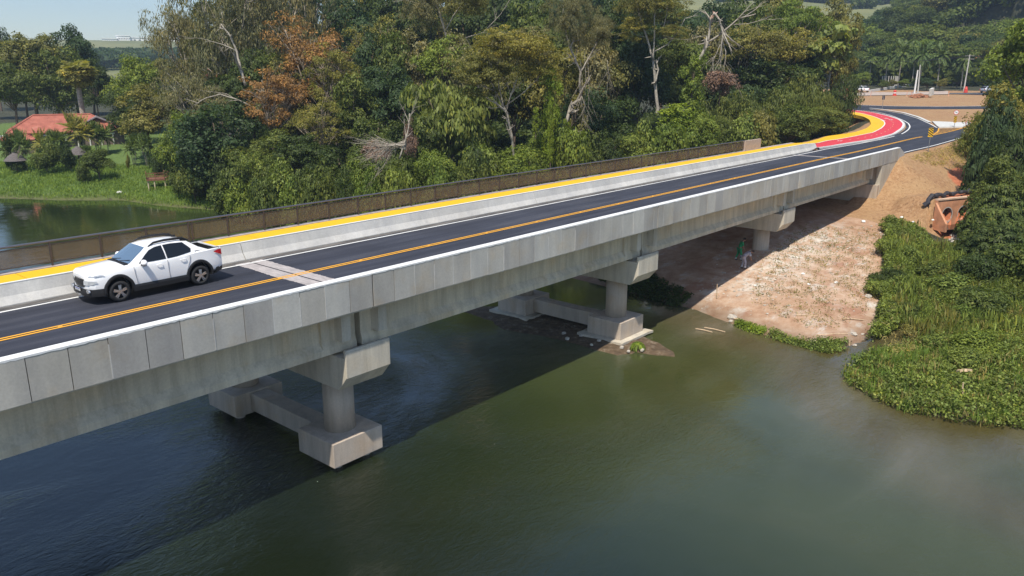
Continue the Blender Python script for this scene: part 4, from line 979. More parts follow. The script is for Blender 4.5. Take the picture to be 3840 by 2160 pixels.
wood('meadow_trees', 5, 1500, [(2090, 560, 50, 20), (2200, 520, 60, 20)], 2.2, 'dark', 'scattered bushes on the pale meadow at the upper right', 6)
# ------------------------------------------------------------------ right bank vegetation
def scatter(name, seed, n, poly, leaf, mat, hfun, label, cat, asp=.5, up=.5, cl=14, cr=.35, blade=False):
    """ground cover: clumps of leaves inside polygon; hfun(x,y)-> canopy height above ground"""
    r = rnd(seed); P0 = np.array(poly); lo, hi = P0.min(0), P0.max(0); m = n//cl
    c = np.empty((0, 2))
    while len(c) < m:
        q = lo+(hi-lo)*r.rand(m*2, 2); c = np.vstack([c, q[inside(q[:, 0], q[:, 1], poly)]])
    c = c[:m]; z = height(c[:, 0], c[:, 1]); ok = z > -.12; c, z = c[ok], z[ok]; h = hfun(c[:, 0], c[:, 1]); m = len(c)
    d = unit(r.normal(size=(m, cl, 3)).reshape(-1, 3)+np.array([0, 0, .6])).reshape(m, cl, 3)
    ctr = np.stack([c[:, 0], c[:, 1], np.maximum(z, 0)+h*r.uniform(.25, 1, m)], 1)[:, None, :]
    P = (ctr+d*cr*r.uniform(.3, 1, (m, cl, 1))*np.array([1, 1, .7])).reshape(-1, 3)
    NN = unit(d.reshape(-1, 3)*.6+r.normal(size=(m*cl, 3))*.5+np.array([0, 0, up]))
    al = None
    if blade: NN = unit(NN*np.array([1, 1, .15])); al = np.tile([[0, 0, 2.]], (len(P), 1))
    V, F = leafquads(P, NN, leaf*r.uniform(.5, 1.6, m*cl), asp, r, al)
    return tag(link(name, npmesh(name, V, F), LM[mat], kind='stuff'), label, cat)
PEN = [(41.0,12.1),(38.3,11.2),(36.9,9.3),(36.5,7.1),(36.9,5.2),(38.2,3.4),(40.5,-2),(48,-12),(75,-12),(72,9),(66,11.2),(58,11.2),(53,10.4),(47,10.2),(44,11)]
hf = lambda x, y: .15+.55*fbm(x, y, 3.0, 21)**1.5*2+.5*sm(x, 42, 60)*fbm(x, y, 5, 4)
scatter('ground_cover', 1, 170000, PEN, .13, 'weed', hf, 'low leafy green water plants covering the point of land at the lower right', 'ground cover', .6)
scatter('ground_cover', 2, 70000, PEN, .13, 'pale', lambda x, y: .1+.5*fbm(x, y, 2.2, 23), 'yellow green creepers mixed through the plants at the lower right', 'ground cover', .6)
scatter('marsh_grass', 21, 60000, PEN, .34, 'grass', lambda x, y: .1+.9*fbm(x, y, 3.4, 51)**2*2, 'upright bright grass blades rising through the plants at the lower right', 'grass', .10, cl=12, cr=.28, blade=True)
scatter('dry_stalks', 22, 16000, PEN, .36, 'dry', lambda x, y: .1+.9*fbm(x, y, 2.4, 53), 'dry brown stalks among the plants at the lower right', 'grass', .09, cl=8, cr=.3, blade=True)
scatter('tall_grass', 23, 26000, [(48,11.5),(54,13.4),(62,15.8),(69,17.4),(69,11.5),(74,8),(90,6),(90,-4),(56,-6),(46,9)], .6, 'weed', lambda x, y: .3+1.6*fbm(x, y, 4.4, 55), 'tall green grass between the sandy bank and the large leaved shrubs', 'grass', .10, cl=12, cr=.45, blade=True)
scatter('tall_grass', 24, 14000, [(48,11.5),(54,13.4),(62,15.8),(69,17.4),(69,11.5),(74,8),(90,6),(90,-4),(56,-6),(46,9)], .5, 'olive', lambda x, y: .3+1.6*fbm(x, y, 3.0, 57), 'olive brown seeding grass mixed into the tall green grass', 'grass', .12, cl=12, cr=.5, blade=True)
CORR = [(43,13.9),(46,12.1),(53,12.0),(58,13.0),(65,14.2),(71,15.4),(74.5,17.2),(73,14.6),(66,13.0),(58,11.5),(66,8),(76,6),(88,8),(92,12),(84,15),(80.5,15.2),(79,13.6),(72,12.4),(60,10.4),(50,11.2)]
scatter('weeds', 3, 110000, [(45.6,12.3),(48.8,12.7),(51,13.3),(54.6,14),(58,15.1),(62.3,16.3),(67.7,17.9),(71.5,18.4),(71.5,16.2),(70,13.4),(60,9),(50,11)], .15, 'weed', lambda x, y: .2+1.1*fbm(x, y, 2.5, 31), 'green weeds along the edge of the sandy bank', 'weeds', .5)
scatter('weeds', 4, 130000, [(56,10.5),(68,11),(73,9.5),(80,7.5),(92,8),(92,2),(75,-6),(56,-6)], .19, 'mid', lambda x, y: .3+1.3*fbm(x, y, 3.5, 33), 'taller green weeds between the creek and the large leaved bushes', 'weeds', .45)
scatter('dry_weeds', 5, 14000, [(46,11.9),(58,12.6),(70,13.8),(66,6),(50,6),(42,10)], .2, 'dry', lambda x, y: .2+.9*fbm(x, y, 2, 35), 'dry straw coloured stalks scattered through the weeds', 'weeds', .12)
scatter('shore_weeds', 6, 4200, [(42.3,13.4),(43.3,13.0),(44.6,13.1),(43.5,14.2),(43.1,15.6),(43.7,16.9),(42.8,17.1),(42.4,15.4)], .12, 'weed', lambda x, y: .02+.7*np.clip(fbm(x, y, .9, 37)-.42, 0, 1)*1.6, 'green tufts on the water edge of the sandy bank', 'weeds', .5)
scatter('shore_weeds', 7, 1800, [(42.9,17.5),(43.7,17.5),(44.0,18.6),(44.2,19.6),(43.5,19.4)], .12, 'lime', lambda x, y: .02+.5*np.clip(fbm(x, y, .8, 39)-.42, 0, 1)*1.4, 'bright green tufts further up the water edge of the sandy bank', 'weeds', .5)
scatter('sand_sprigs', 8, 9000, [(45,14.5),(52,13.6),(66,15.2),(70,19),(66,24),(55,23),(47,20),(45,16)], .12, 'olive', lambda x, y: .01+.03*fbm(x, y, 1.2, 41), 'sparse green sprigs growing out of the sandy bank', 'weeds', .3, cl=9, cr=.38)
scatter('shade_weeds', 9, 9000, [(44.6,24),(46.5,24),(50,31),(47.5,33),(45.5,29)], .16, 'dark', lambda x, y: .05+.3*fbm(x, y, 1.2, 43), 'dark green weeds in the shade under the bridge', 'weeds', .5)
scatter('bank_grass', 10, 90000, [(20,121),(31.6,109),(35.7,102),(40.5,97),(41.6,89),(44.6,81),(48.5,76),(56,72),(62,80),(56,92),(52,104),(45,116),(38,128),(25,140)], .26, 'grass', lambda x, y: .02+.16*fbm(x, y, 3, 45), 'lush bright green grass on the sloping left river bank', 'grass', .22, cl=12, cr=.6, blade=True)
scatter('slope_grass', 11, 16000, [(84,21.2),(100,20.9),(124,21.2),(124,18),(108,16.5),(96,17.2),(88,19.5)], .2, 'dry', lambda x, y: .03+.15*fbm(x, y, 1.5, 47), 'dry grass on the road shoulder right of the bridge end', 'grass', .2)
# shrubs of the right bank
S = [('whorl0', 2545, 76, 450, 165, 'mid', 'huge large leaved shrub in the middle of the right edge, in front of the culvert'),
 ('whorl1', 2500, 70, 600, 130, 'mid', 'large leaved shrub spreading over the stones below the culvert'),
 ('whorl0', 2390, 64, 668, 100, 'pale', 'lower pale large leaved shrub below the culvert stones'),
 ('whorl1', 2560, 68, 560, 200, 'dark', 'dark large leaved shrub at the right edge below the huge one'),
 ('dense0', 2555, 82, 330, 100, 'dark', 'dark tall bush above the red earth cut at the right'),
 ('whorl1', 2515, 84, 242, 95, 'teal', 'glossy long leaved tree leaning over the road at the right'),
 ('whorl0', 2572, 80, 300, 110, 'dark', 'dark long leaved tree at the right edge below the yellow green bush'),
 ('dense1', 2520, 92, 214, 110, 'gold', 'yellow green bush hiding the silver car'),
 ('broad1', 2585, 96, 30, 170, 'bright', 'bright green tall tree cut by the right edge of the photo'),
 ('broad3', 2575, 112, 150, 150, 'dark', 'dark tree behind the bright green tall tree at the right edge'),
 ('dense1', 2462, 90, 288, 62, 'bamboo', 'light green bush touching the speed limit sign'),
 ('dense0', 2505, 86, 362, 62, 'dark', 'dark bush overhanging the red earth cut'),
 ('dense1', 2545, 76, 395, 90, 'mid', 'green bush between the red earth cut and the huge large leaved shrub'),
 ('bush0', 2270, 72, 545, 60, 'weed', 'green bush at the top corner of the sandy bank beside the culvert'),
 ('bush1', 2275, 65, 605, 66, 'weed', 'leafy bush along the right border of the sandy bank, below the corner bush'),
 ('bush2', 2290, 59, 690, 90, 'dark', 'dark green bush along the right border of the sandy bank, lower down'),
 ('bush0', 2480, 58, 700, 150, 'weed', 'rounded weed bush at the centre of the right bank'),
 ('bush1', 2560, 54, 740, 150, 'mid', 'rounded green bush at the right edge, beneath the large leaved shrubs'),
 ('bush2', 2400, 55, 770, 120, 'weed', 'low weed bush in the middle of the right bank'),
 ('bush1', 2340, 53, 800, 100, 'mid', 'low green bush beside the creek mouth'),
 ('bush0', 2560, 46, 850, 140, 'bright', 'bright low bush at the right edge of the lower point of land'),
 ('bush2', 2450, 47, 870, 130, 'weed', 'low weed bush near the tip of the creek'),
 ('whorl1', 2405, 52, 762, 45, 'bright', 'small bright star leaved plant among the weeds'),
 ('bush2', 2300, 69, 575, 70, 'mid', 'green bush right of the corner bush below the turf slope'),
 ('bush0', 2325, 63, 625, 80, 'weed', 'light green bush between the sandy bank and the culvert stones'),
 ('bush1', 2265, 56, 745, 70, 'weed', 'light bush on the sandy bank border above the shore tufts'),
 ('bush2', 2345, 57, 715, 100, 'dark', 'dark green bush in the hollow below the culvert stones'),
 ('bush0', 2425, 61, 668, 110, 'mid', 'mid green bush left of the rounded weed bush'),
 ('bush1', 2520, 60, 650, 110, 'dark', 'dark bush under the large leaved shrubs near the right edge'),
 ('bush2', 2500, 52, 778, 130, 'bright', 'bright green bush right of the low weed bush in the bank centre'),
 ('bush0', 2395, 49, 838, 90, 'olive', 'olive brown bush beside the creek mouth'),
 ('bush1', 2520, 44, 905, 120, 'weed', 'soft mound of weeds at the right edge near the river'),
 ('bush2', 2300, 52, 812, 70, 'olive', 'small olive bush where the creek leaves the weeds'),
 ('bush1', 2620, 62, 620, 150, 'mid', 'green bush just inside the right photo edge beside the dark shrub')]
for k, px, D, top, wd, lf, lab in S:
    tree(k, px, D, top, wd*(1.5 if px > 2440 and top < 400 else 1.15), lf, lab, 'large_leaved_shrub' if k.startswith('whorl') else 'tree' if k.startswith('broad') else 'bush', 'shrub' if not k.startswith('broad') else 'tree', 'shrubs of the right bank')

# ------------------------------------------------------------------ culvert, stream, stones
cu = empty('culvert', (75.2, 16.1, 1.9), math.atan2(-.4, .92), 'concrete culvert headwall with two round pipes stained by red earth', 'culvert')
RC = plain('red_stained_concrete', (.56, .27, .15), .9, 0, .3, 1.2, .2)
bm = bmesh.new()
def disc_hole_wall(w_, h_, holes, th):
    n = 32; bm = bmesh.new(); outer = [bm.verts.new((x, 0, z)) for x, z in ((0, 0), (w_, 0), (w_, h_), (0, h_))]
    es = [bm.edges.new((outer[i], outer[(i+1) % 4])) for i in range(4)]
    for cx, cz, rr in holes:
        vs = [bm.verts.new((cx+rr*math.cos(2*PI*k/n), 0, cz+rr*math.sin(2*PI*k/n))) for k in range(n)]
        es += [bm.edges.new((vs[k], vs[(k+1) % n])) for k in range(n)]
    bmesh.ops.triangle_fill(bm, use_beauty=True, use_dissolve=False, edges=es)
    g = bmesh.ops.extrude_face_region(bm, geom=bm.faces[:]); 
    for v in g['geom']:
        if isinstance(v, bmesh.types.BMVert): v.co.y += th
    bmesh.ops.recalc_face_normals(bm, faces=bm.faces[:]); me = bpy.data.meshes.new('headwall'); bm.to_mesh(me); bm.free(); return me
link('headwall', disc_hole_wall(5.0, 2.35, [(1.35, 1.0, .66), (3.45, 1.0, .66)], .3), RC, cu)
for cx in (1.35, 3.45):
    m = MB(); n = 32; secs = []
    for y, rr in ((-.02, .66), (2.6, .66), (2.6, .01)): secs.append([(cx+rr*math.cos(2*PI*k/n), y, 1.0+rr*math.sin(2*PI*k/n)) for k in range(n)])
    m.loft(secs, closed=True); secs = [[(cx+rr*math.cos(2*PI*k/n), -.03, 1.0+rr*math.sin(2*PI*k/n)) for k in range(n)] for rr in (.66, .74)]; m.loft(secs, closed=True)
    m.build('pipe', plain('pipe_concrete', (.50, .47, .43), .85, 0, .1, 3), cu, smooth=False)
m = MB(); m.prism([(0, 2.2), (-1.5, .6), (-1.5, -.1), (0, -.1)], -.05, .2, 'x'); m.v = [(x-.3+(-y)*-.25, y, z) for x, y, z in m.v]; m.build('side_wing', RC, cu)
m = MB(); m.prism([(0, 2.2), (-1.5, .6), (-1.5, -.1), (0, -.1)], 4.9, 5.15, 'x'); m.build('side_wing', RC, cu)
m = MB(); m.box(0, 5, -.06, .36, 2.35, 2.47); m.build('coping', plain('pale_coping', (.60, .42, .30), .85, 0, .2, 3), cu)
q = N('stream'); q.col((.05, .022, .012)); q.set(Roughness=.06, IOR=1.33); q.bump(q.noise(2.5, 4), .3, .03)
m = MB(); P = [(74.2, 15.0), (76, 16.0), (80, 14.4), (79, 12.9), (76, 13.7)]; m.add([(x, y, 2.0) for x, y in P], [[0, 1, 2, 3, 4]][::1]); m.build('stream', q.m, None, 'structure')
r = random.Random(3); rub = MB()
for i in range(170):
    t = r.random()**1.2; x = 75.6-9*t+r.uniform(-1, 1); y = 13.9-1.4*t+r.uniform(-1.1, .9); s = r.uniform(.10, .26); rub.blob((x, y, hz(x, y)+s*.4), s, (1, r.uniform(.7, 1.2), .7), 6, i, .25)
tag(rub.build('rubble', ROCKM, None, 'stuff'), 'pale broken stones filling the creek bed below the culvert', 'rubble')
m = MB(); r = random.Random(6); pts = []
for i in range(26):
    t = i/25; p = Vector((74.6, 17.0, 0)).lerp(Vector((80.6, 14.7, 0)), t); p += Vector((r.uniform(-.12, .12), r.uniform(-.12, .12), 0)); pts.append((p.x, p.y, hz(p.x, p.y)+.15+r.uniform(0, .2)))
m.tube(pts, [r.uniform(.10, .24) for _ in pts], 7); tag(m.build('silt_fabric', plain('black_geotextile', (.03, .028, .035), .7, 0, .3, 10), smooth=False), 'crumpled black fabric lying along the top of the culvert', 'fabric')
# sticks, stones and litter on the bank
def at_ground(px, py):
    z = 0.5
    for _ in range(14): p = onz(px, py, z); z = .5*z+.5*max(0, hz(p.x, p.y))
    return Vector((p.x, p.y, z))
STK = [((2985, 1682), (3062, 1686), 'bamboo pole lying flat in the middle of the sandy bank'), ((3070, 1250), (3180, 1252), ''),]
for i, (a, b, lab) in enumerate([((1803, 752), (1808, 783), 'thin stake standing upright at the upper water edge'),
    ((2002, 795), (2058, 797), 'bamboo pole lying on sand below the centre of the bank'), ((1832, 803), (1874, 807), 'bamboo pole leaning on the pale boulder at the water edge'),
    ((2118, 803), (2172, 807), 'bamboo pole lying right of the centre pole near the weeds'), ((2056, 845), (2133, 843), 'long bamboo pole at the lower end of the sandy bank ending at a stone'),
    ((2008, 861), (2036, 873), 'short bamboo stick slanting into the water'), ((1750, 829), (1792, 838), 'bamboo stick floating in the dark shallows, left one'),
    ((1772, 826), (1824, 837), 'reddish bamboo stick floating in the dark shallows, right one'), ((2136, 872), (2142, 858), 'bamboo stick standing in the weeds at the water edge'),
    ((2540, 906), (2478, 901), 'pale stick lying on the plants at the far right'), ((2450, 875), (2395, 880), 'thin pale stick among the plants above the creek mouth'), ((2440, 955), (2405, 957), 'short thick grey log on the plants at the lower right'), ((2418, 1012), (2424, 985), 'stick poking upright out of the low plants')]):
    A, Bv = at_ground(*a), at_ground(*b)
    if 'upright' in lab or 'standing' in lab: Bv = A+Vector((.03, .05, .95 if i == 0 else .5))
    dz = .05 if i < 9 else .45
    m = MB(); mid_ = (A+Bv)/2-A; m.tube([(0, 0, dz), mid_+Vector((.02, .02, dz+.02)), Bv-A+Vector((0, 0, dz))], [.04, .035, .03] if i != 11 else [.10, .11, .10], 6)
    tag(m.build('bamboo_pole' if 'bamboo' in lab else 'stick', BAMB, loc=A), lab, 'stick', 'sticks on the right bank')
for i, (x, y, s, lab) in enumerate([(1842, 800, .26, 'pale boulder at the water edge beside the leaning pole'), (2147, 843, .2, 'rounded grey stone at the end of the long bamboo pole'), (1838, 810, .14, 'small pale stone just below the water edge boulder'), (2185, 748, .22, 'grey stone on the right part of the sandy bank'),
    (1900, 720, .12, 'white litter scrap in the middle of the sandy bank'), (2020, 690, .12, 'flat white stone right of centre on the sandy bank'), (2034, 716, .12, 'white scrap below the flat white stone'), (2103, 712, .14, 'white scrap near the weed border of the bank'), (1855, 745, .10, 'small pale stone in the red soil patch'), (1930, 790, .09, 'small pale stone near the bank foot'),
    (2268, 548, .16, 'white scrap at the top corner of the sandy bank'), (2300, 540, .12, 'white pebble on the brown turf slope left of the culvert'), (2350, 530, .12, 'white pebble on the brown turf slope above the culvert'), (2190, 412, .16, 'white stone beside the wing wall'), (2172, 559, .2, 'white stone at the foot of the abutment wall'),
    (2446, 560, .22, 'white plastic piece floating below the culvert pipes'), (2150, 870, .12, 'pale stone in the tuft at the water edge'), (2170, 842, .1, 'small pale stone right of the rounded grey stone')]):
    g = at_ground(x, y); m = MB(); m.blob((0, 0, s*.3), s, (1.2, 1, .65), 8, i, .2)
    wht = 'white' in lab; tag(m.build('litter_scrap' if ('scrap' in lab or 'plastic' in lab) else 'stone', plain('bright_white_scrap', (.75, .74, .70), .7) if wht else ROCKM, loc=g), lab, 'litter' if 'scrap' in lab or 'plastic' in lab else 'stone')
# small stones: rubble lines on the sand and under pier
r = random.Random(31); rub = MB()
GP = []
for i in range(420): t = r.random(); GP.append((47+23*t+r.uniform(-1.5, 1.5), 20.5+1.8*math.sin(t*5)+r.gauss(0, 1.6), r.uniform(.03, .10)))
for i in range(260): GP.append((r.uniform(45, 64), r.uniform(14.5, 24), r.uniform(.02, .06)))
GP = np.array(GP); GZ = height(GP[:, 0], GP[:, 1])
for i, ((x, y, s), z) in enumerate(zip(GP, GZ)): rub.blob((x, y, z+s*.3), s, (1.2, 1, .6), 5, i, .3)
tag(rub.build('gravel', ROCKM, None, 'stuff'), 'scattered pale gravel and stone chips over the sandy bank', 'gravel')
# earth mound round the second pier
V = []; F = []; n = 40
for k in range(n):
    a = 2*PI*k/n
    for j, (rx, z) in enumerate(((.15, .10), (.6, .13), (.9, .06), (1.12, -.15))):
        wv = 1+.12*math.sin(a*3+1)+.08*math.sin(a*7); V.append((36.9+3.1*rx*wv*math.cos(a), 27.4+7.0*rx*wv*math.sin(a), z+.05*math.sin(a*11+j)))
for k in range(n):
    for j in range(3): F.append([k*4+j, k*4+j+1, ((k+1) % n)*4+j+1, ((k+1) % n)*4+j])
V.append((36.9, 27.4, .1)); F += [[len(V)-1, k*4, ((k+1) % n)*4] for k in range(n)]
q = N('mud'); q.col(q.ramp(q.noise(3, 7, rough=.7), [(.3, (.05, .032, .018)), (.55, (.12, .08, .045)), (.75, (.30, .26, .20))])); q.set(Roughness=.9); q.bump(q.noise(6, 6), .6, .08)
link('mud_bank', npmesh('mud_bank', V, F), q.m, kind='structure')
r = random.Random(9)
for i in range(9):
    x, y = 35.0+r.uniform(-.6, 1.0), 21.2+r.uniform(-.5, 2.2)+i*.5; s = r.uniform(.09, .17); m = MB(); m.blob((0, 0, s*.3), s, (1.2, 1, .7), 7, i, .2)
    tag(m.build('stone', ROCKM, loc=(x, y, .12)), 'pale stone on the muddy mound at the second pier, %s by nearness' % ORD[i], 'stone', 'stones on the pier mound')
V, F = leafquads(*(lambda d: (np.array([35.9, 21.6, .15])+d*np.array([.35, .35, .3]), unit(d+np.array([0, 0, .3]))))(unit(rnd(4).normal(size=(160, 3))*np.array([1, 1, .3])+np.array([0, 0, .7]))), .5, .12, rnd(5), unit(rnd(4).normal(size=(160, 3)))*3)
tag(link('grass_tuft', npmesh('grass_tuft', V, F), LM['lime']), 'bright green grass tuft at the corner of the second pier base', 'plant')
# ------------------------------------------------------------------ trees with a shape of their own
def wpt(px, py, D): p = atd(px, py, D); return np.array(p)
def limb_tree(name, label, D, foot, limbs, crowns=(), bark='P', cat='tree', group=None, leaf=None, twig=0, seed=1):
    g = atd(foot[0], 300, D); base = Vector((g.x, g.y, hz(g.x, g.y)-.2)); e = empty(name, base, 0, label, cat, group)
    r = random.Random(seed); m = MB()
    for pts, r0, r1 in limbs:
        W = []
        for i, p in enumerate(pts):
            q = Vector(atd(p[0], p[1], D+(p[2] if len(p) > 2 else r.uniform(-.5, .5)))); W.append(q-base)
        if pts[0] == 'foot': pass
        fine = []; n = max(3, len(W)*3)
        for i in range(len(W)-1):
            for k in range(3): fine.append(W[i].lerp(W[i+1], k/3)+Vector((r.uniform(-1, 1), r.uniform(-1, 1), r.uniform(-1, 1)))*r0*.25*(k > 0))
        fine.append(W[-1]); rr = [.68*(r0+(r1-r0)*i/(len(fine)-1)) for i in range(len(fine))]
        m.tube(fine, rr, 7 if r0 > .08 else 5)
        for _ in range(twig):
            i = r.randrange(len(fine)//3, len(fine)); s = fine[i]; d = (fine[-1]-fine[0]).normalized()
            t = s+(d+Vector((r.uniform(-1, 1), r.uniform(-1, 1), r.uniform(-1, .7)))*.8)*r.uniform(.6, 1.8)
            m.tube([s, s.lerp(t, .5)+Vector((r.uniform(-.15, .15),)*3), t], [r1*.8, r1*.5, r1*.2], 4, cap=False)
            for _ in range(2):
                u = t+Vector((r.uniform(-1, 1), r.uniform(-1, 1), r.uniform(-1, .6)))*.7; m.tube([s.lerp(t, .6), u], [r1*.35, r1*.12], 3, cap=False)
    m.build('trunk', BK[bark], e, smooth=True)
    for key, px, py, w_, h_, lf in crowns:
        me, W0, H0 = PROTO[key][1], PROTO[key][2], PROTO[key][3]
        c = Vector(atd(px, py, D+r.uniform(-.5, .8)))-base; sx = w_*D/1960/W0; sz = h_*D/1981/(H0*.75)
        o = bpy.data.objects.new('crown', me); col.objects.link(o); o.parent = e; o.scale = (sx, sx, sz); o.location = c-Vector((0, 0, H0*.62*sz))
        o.material_slots[0].link = 'OBJECT'; o.material_slots[0].material = LM[lf]
    return e
PINK = plain('splintered_wood', (.55, .36, .27), .8, 0, .2, 6)
limb_tree('broken_tree', 'broken bare tree with a splintered pink top and a snapped limb hanging from it', 100, (1745, 0), [
    ([(1742, 230), (1748, 180), (1761, 145), (1777, 117), (1781, 104)], .30, .24), ([(1781, 104), (1785, 75), (1791, 40)], .22, .17),
    ([(1781, 106), (1812, 87), (1857, 47), (1901, 35)], .19, .08), ([(1857, 47), (1872, 30), (1896, 5)], .10, .04), ([(1840, 62), (1880, 60), (1925, 48), (1950, 50)], .06, .03),
    ([(1779, 90), (1760, 92), (1735, 100)], .04, .02), ([(1785, 78), (1800, 70), (1808, 60)], .04, .02)], twig=3, seed=3)
limb_tree('hanging_branch', 'snapped pale limb with many bare twigs hanging down from the broken tree', 99.4, (1812, 0), [
    ([(1793, 38), (1798, 33), (1810, 52), (1819, 82), (1818, 105)], .17, .13), ([(1818, 105), (1815, 131), (1812, 169), (1806, 190)], .10, .04), ([(1818, 105), (1826, 130), (1824, 160), (1836, 178), (1846, 197)], .08, .03),
    ([(1812, 112), (1800, 140), (1785, 152), (1770, 168)], .08, .03), ([(1793, 145), (1794, 165), (1790, 185)], .05, .02), ([(1814, 150), (1802, 170), (1792, 196)], .05, .02), ([(1812, 165), (1824, 185), (1832, 205)], .04, .02), ([(1808, 170), (1806, 200), (1800, 215)], .04, .02)], twig=7, seed=4, cat='branch')
m = MB(); m.tube([Vector(atd(1790, 46, 99.6)), Vector(atd(1797, 34, 99.5)), Vector(atd(1808, 46, 99.5))], [.20, .24, .10], 6); m.tube([Vector(atd(1797, 36, 99.5)), Vector(atd(1793, 27, 99.5))], [.12, .01], 5); m.tube([Vector(atd(1799, 36, 99.5)), Vector(atd(1806, 29, 99.7))], [.10, .01], 5)
o = m.build('splintered_end', PINK); o.parent = bpy.data.objects['hanging_branch']; o.matrix_parent_inverse = Matrix.Translation(-bpy.data.objects['hanging_branch'].location)
tree('bush1', 1806, 99, 178, 78, 'dead', 'mass of dead purplish brown foliage hanging under the snapped limb', 'dead_foliage', 'foliage', base=252)
limb_tree('white_trunk_tree', 'tall tree with twin forked white trunks standing clear of the forest bushes', 103, (1653, 0), [
    ([(1655, 292), (1653, 262), (1648, 210), (1643, 152)], .34, .24), ([(1643, 150), (1627, 94), (1611, 47), (1599, 2), (1594, -30)], .20, .10), ([(1643, 150), (1646, 100), (1646, 59), (1650, 0), (1656, -30)], .17, .07), ([(1648, 212), (1656, 175), (1650, 150)], .18, .12),
    ([(1646, 130), (1679, 112), (1707, 80), (1723, 47)], .14, .07), ([(1646, 62), (1665, 62), (1680, 66)], .05, .02), ([(1627, 94), (1600, 88), (1585, 80)], .05, .02), ([(1668, 72), (1676, 40), (1680, 10)], .07, .03)],
    [('sparse0', 1600, 88, 110, 95, 'gold'), ('sparse1', 1665, 40, 150, 120, 'olive'), ('wispy0', 1625, 15, 150, 110, 'olive'), ('sparse1', 1690, 100, 90, 80, 'olive')], twig=2, seed=5)
limb_tree('slender_trunk_tree', 'single slender pale trunk leaning up into the golden olive crown beside the bridge', 80.3, (1297, 0), [
    ([(1297, 450), (1295, 415), (1290, 370), (1284, 325), (1275, 283), (1262, 262)], .21, .16), ([(1275, 285), (1250, 262), (1231, 252)], .12, .06), ([(1272, 280), (1285, 240), (1300, 200)], .13, .06), ([(1262, 262), (1240, 215), (1215, 180)], .10, .05), ([(1268, 270), (1320, 230), (1360, 190)], .10, .05), ([(1268, 272), (1255, 220), (1250, 160)], .09, .04)], [('umbrella0', 1285, 175, 215, 190, 'gold'), ('broad1', 1215, 200, 130, 110, 'olive'), ('sparse1', 1352, 205, 130, 120, 'gold'), ('sparse0', 1300, 140, 170, 130, 'grey')], twig=5, seed=6)
limb_tree('crooked_trunk_tree', 'crooked pale trunk with hanging lianas, right of the yellow green vine curtain', 82.5, (1397, 0), [
    ([(1396, 440), (1400, 400), (1412, 352), (1423, 311), (1434, 270), (1460, 248)], .30, .22), ([(1460, 248), (1458, 215), (1460, 181), (1448, 150), (1434, 122), (1424, 85), (1416, 40)], .18, .08), ([(1434, 122), (1446, 96), (1450, 60)], .10, .04),
    ([(1462, 180), (1478, 150), (1500, 110), (1516, 80)], .11, .05), ([(1460, 150), (1465, 200), (1462, 260), (1466, 300)], .03, .03), ([(1470, 130), (1474, 200), (1470, 270), (1460, 330)], .03, .02), ([(1478, 140), (1482, 220), (1478, 290)], .03, .02), ([(1528, 150), (1530, 180), (1528, 205)], .03, .02)], [('wispy0', 1440, 60, 130, 130, 'grey'), ('wispy1', 1500, 100, 100, 120, 'grey')], twig=8, seed=7)
limb_tree('forked_white_tree', 'forked white trunk reaching out of the photo at the top centre, above the feathery tree', 106, (1125, 0), [
    ([(1128, 130), (1123, 93), (1109, 44), (1097, 0), (1092, -25)], .26, .15), ([(1120, 80), (1140, 40), (1168, 0), (1180, -25)], .12, .07), ([(1108, 40), (1085, 20), (1050, 8), (1020, 0)], .08, .04), ([(1140, 125), (1172, 95), (1215, 82), (1260, 35), (1282, 0)], .10, .04), ([(1215, 82), (1240, 86), (1250, 92)], .05, .02)], [('wispy1', 1175, 20, 150, 130, 'olive'), ('wispy0', 1085, 30, 150, 130, 'grey')], twig=4, seed=8)
limb_tree('leaning_pale_branch', 'long bare pale bough reaching left above the wide dark blue green tree', 99, (600, 0), [
    ([(640, 275), (622, 262), (590, 248), (554, 237), (520, 246), (487, 265)], .15, .06), ([(590, 248), (570, 236), (545, 232)], .06, .03), ([(606, 175), (596, 130), (580, 92), (556, 60)], .20, .10), ([(618, 215), (604, 172)], .24, .20), ([(596, 128), (560, 112), (520, 100)], .10, .04)], twig=3, seed=9, cat='branch')
L = []
rr_ = random.Random(10)
for i in range(13):
    a = -2.95+i*.16; L.append(([(1022, 352+i*2), (985+rr_.uniform(-5, 5), 352+14*math.sin(a*1.5)+i*2.5), (940+rr_.uniform(-14, 22), 338+i*7.5)], .07, .02))
limb_tree('fallen_dead_branches', 'fan of pale bare dead branches fallen against the dark trees above the railing', 72.5, (1018, 0), L+[([(1005, 400), (1018, 360), (1028, 320), (1030, 285)], .12, .06)], twig=7, seed=11, cat='branch')
tree('bush2', 1030, 80, 300, 42, 'dead', 'clump of brown dead leaves at the root of the fallen dead branches', 'dead_foliage', 'foliage', base=400)
tree('bush0', 940, 80, 355, 80, 'dead', 'brownish dry twiggy bush around the tips of the fallen dead branches', 'dead_foliage', 'foliage', base=425)
for px, y0, y1, D_, lab in ((1386, 255, 420, 78, 'longest bright yellow green vine strand hanging right of the slender pale trunk'), (1348, 270, 345, 78.5, 'short yellow green vine strand hanging nearest the slender pale trunk'), (1424, 300, 395, 80, 'vine strand hanging on the crooked pale trunk'), (1468, 330, 420, 80, 'lime vine strand hanging low behind the railing, right of the crooked trunk')):
    tree('column%d' % (px % 2), px, D_, y0, 17, 'lime', lab, 'vine_strand', 'vine', base=y1)

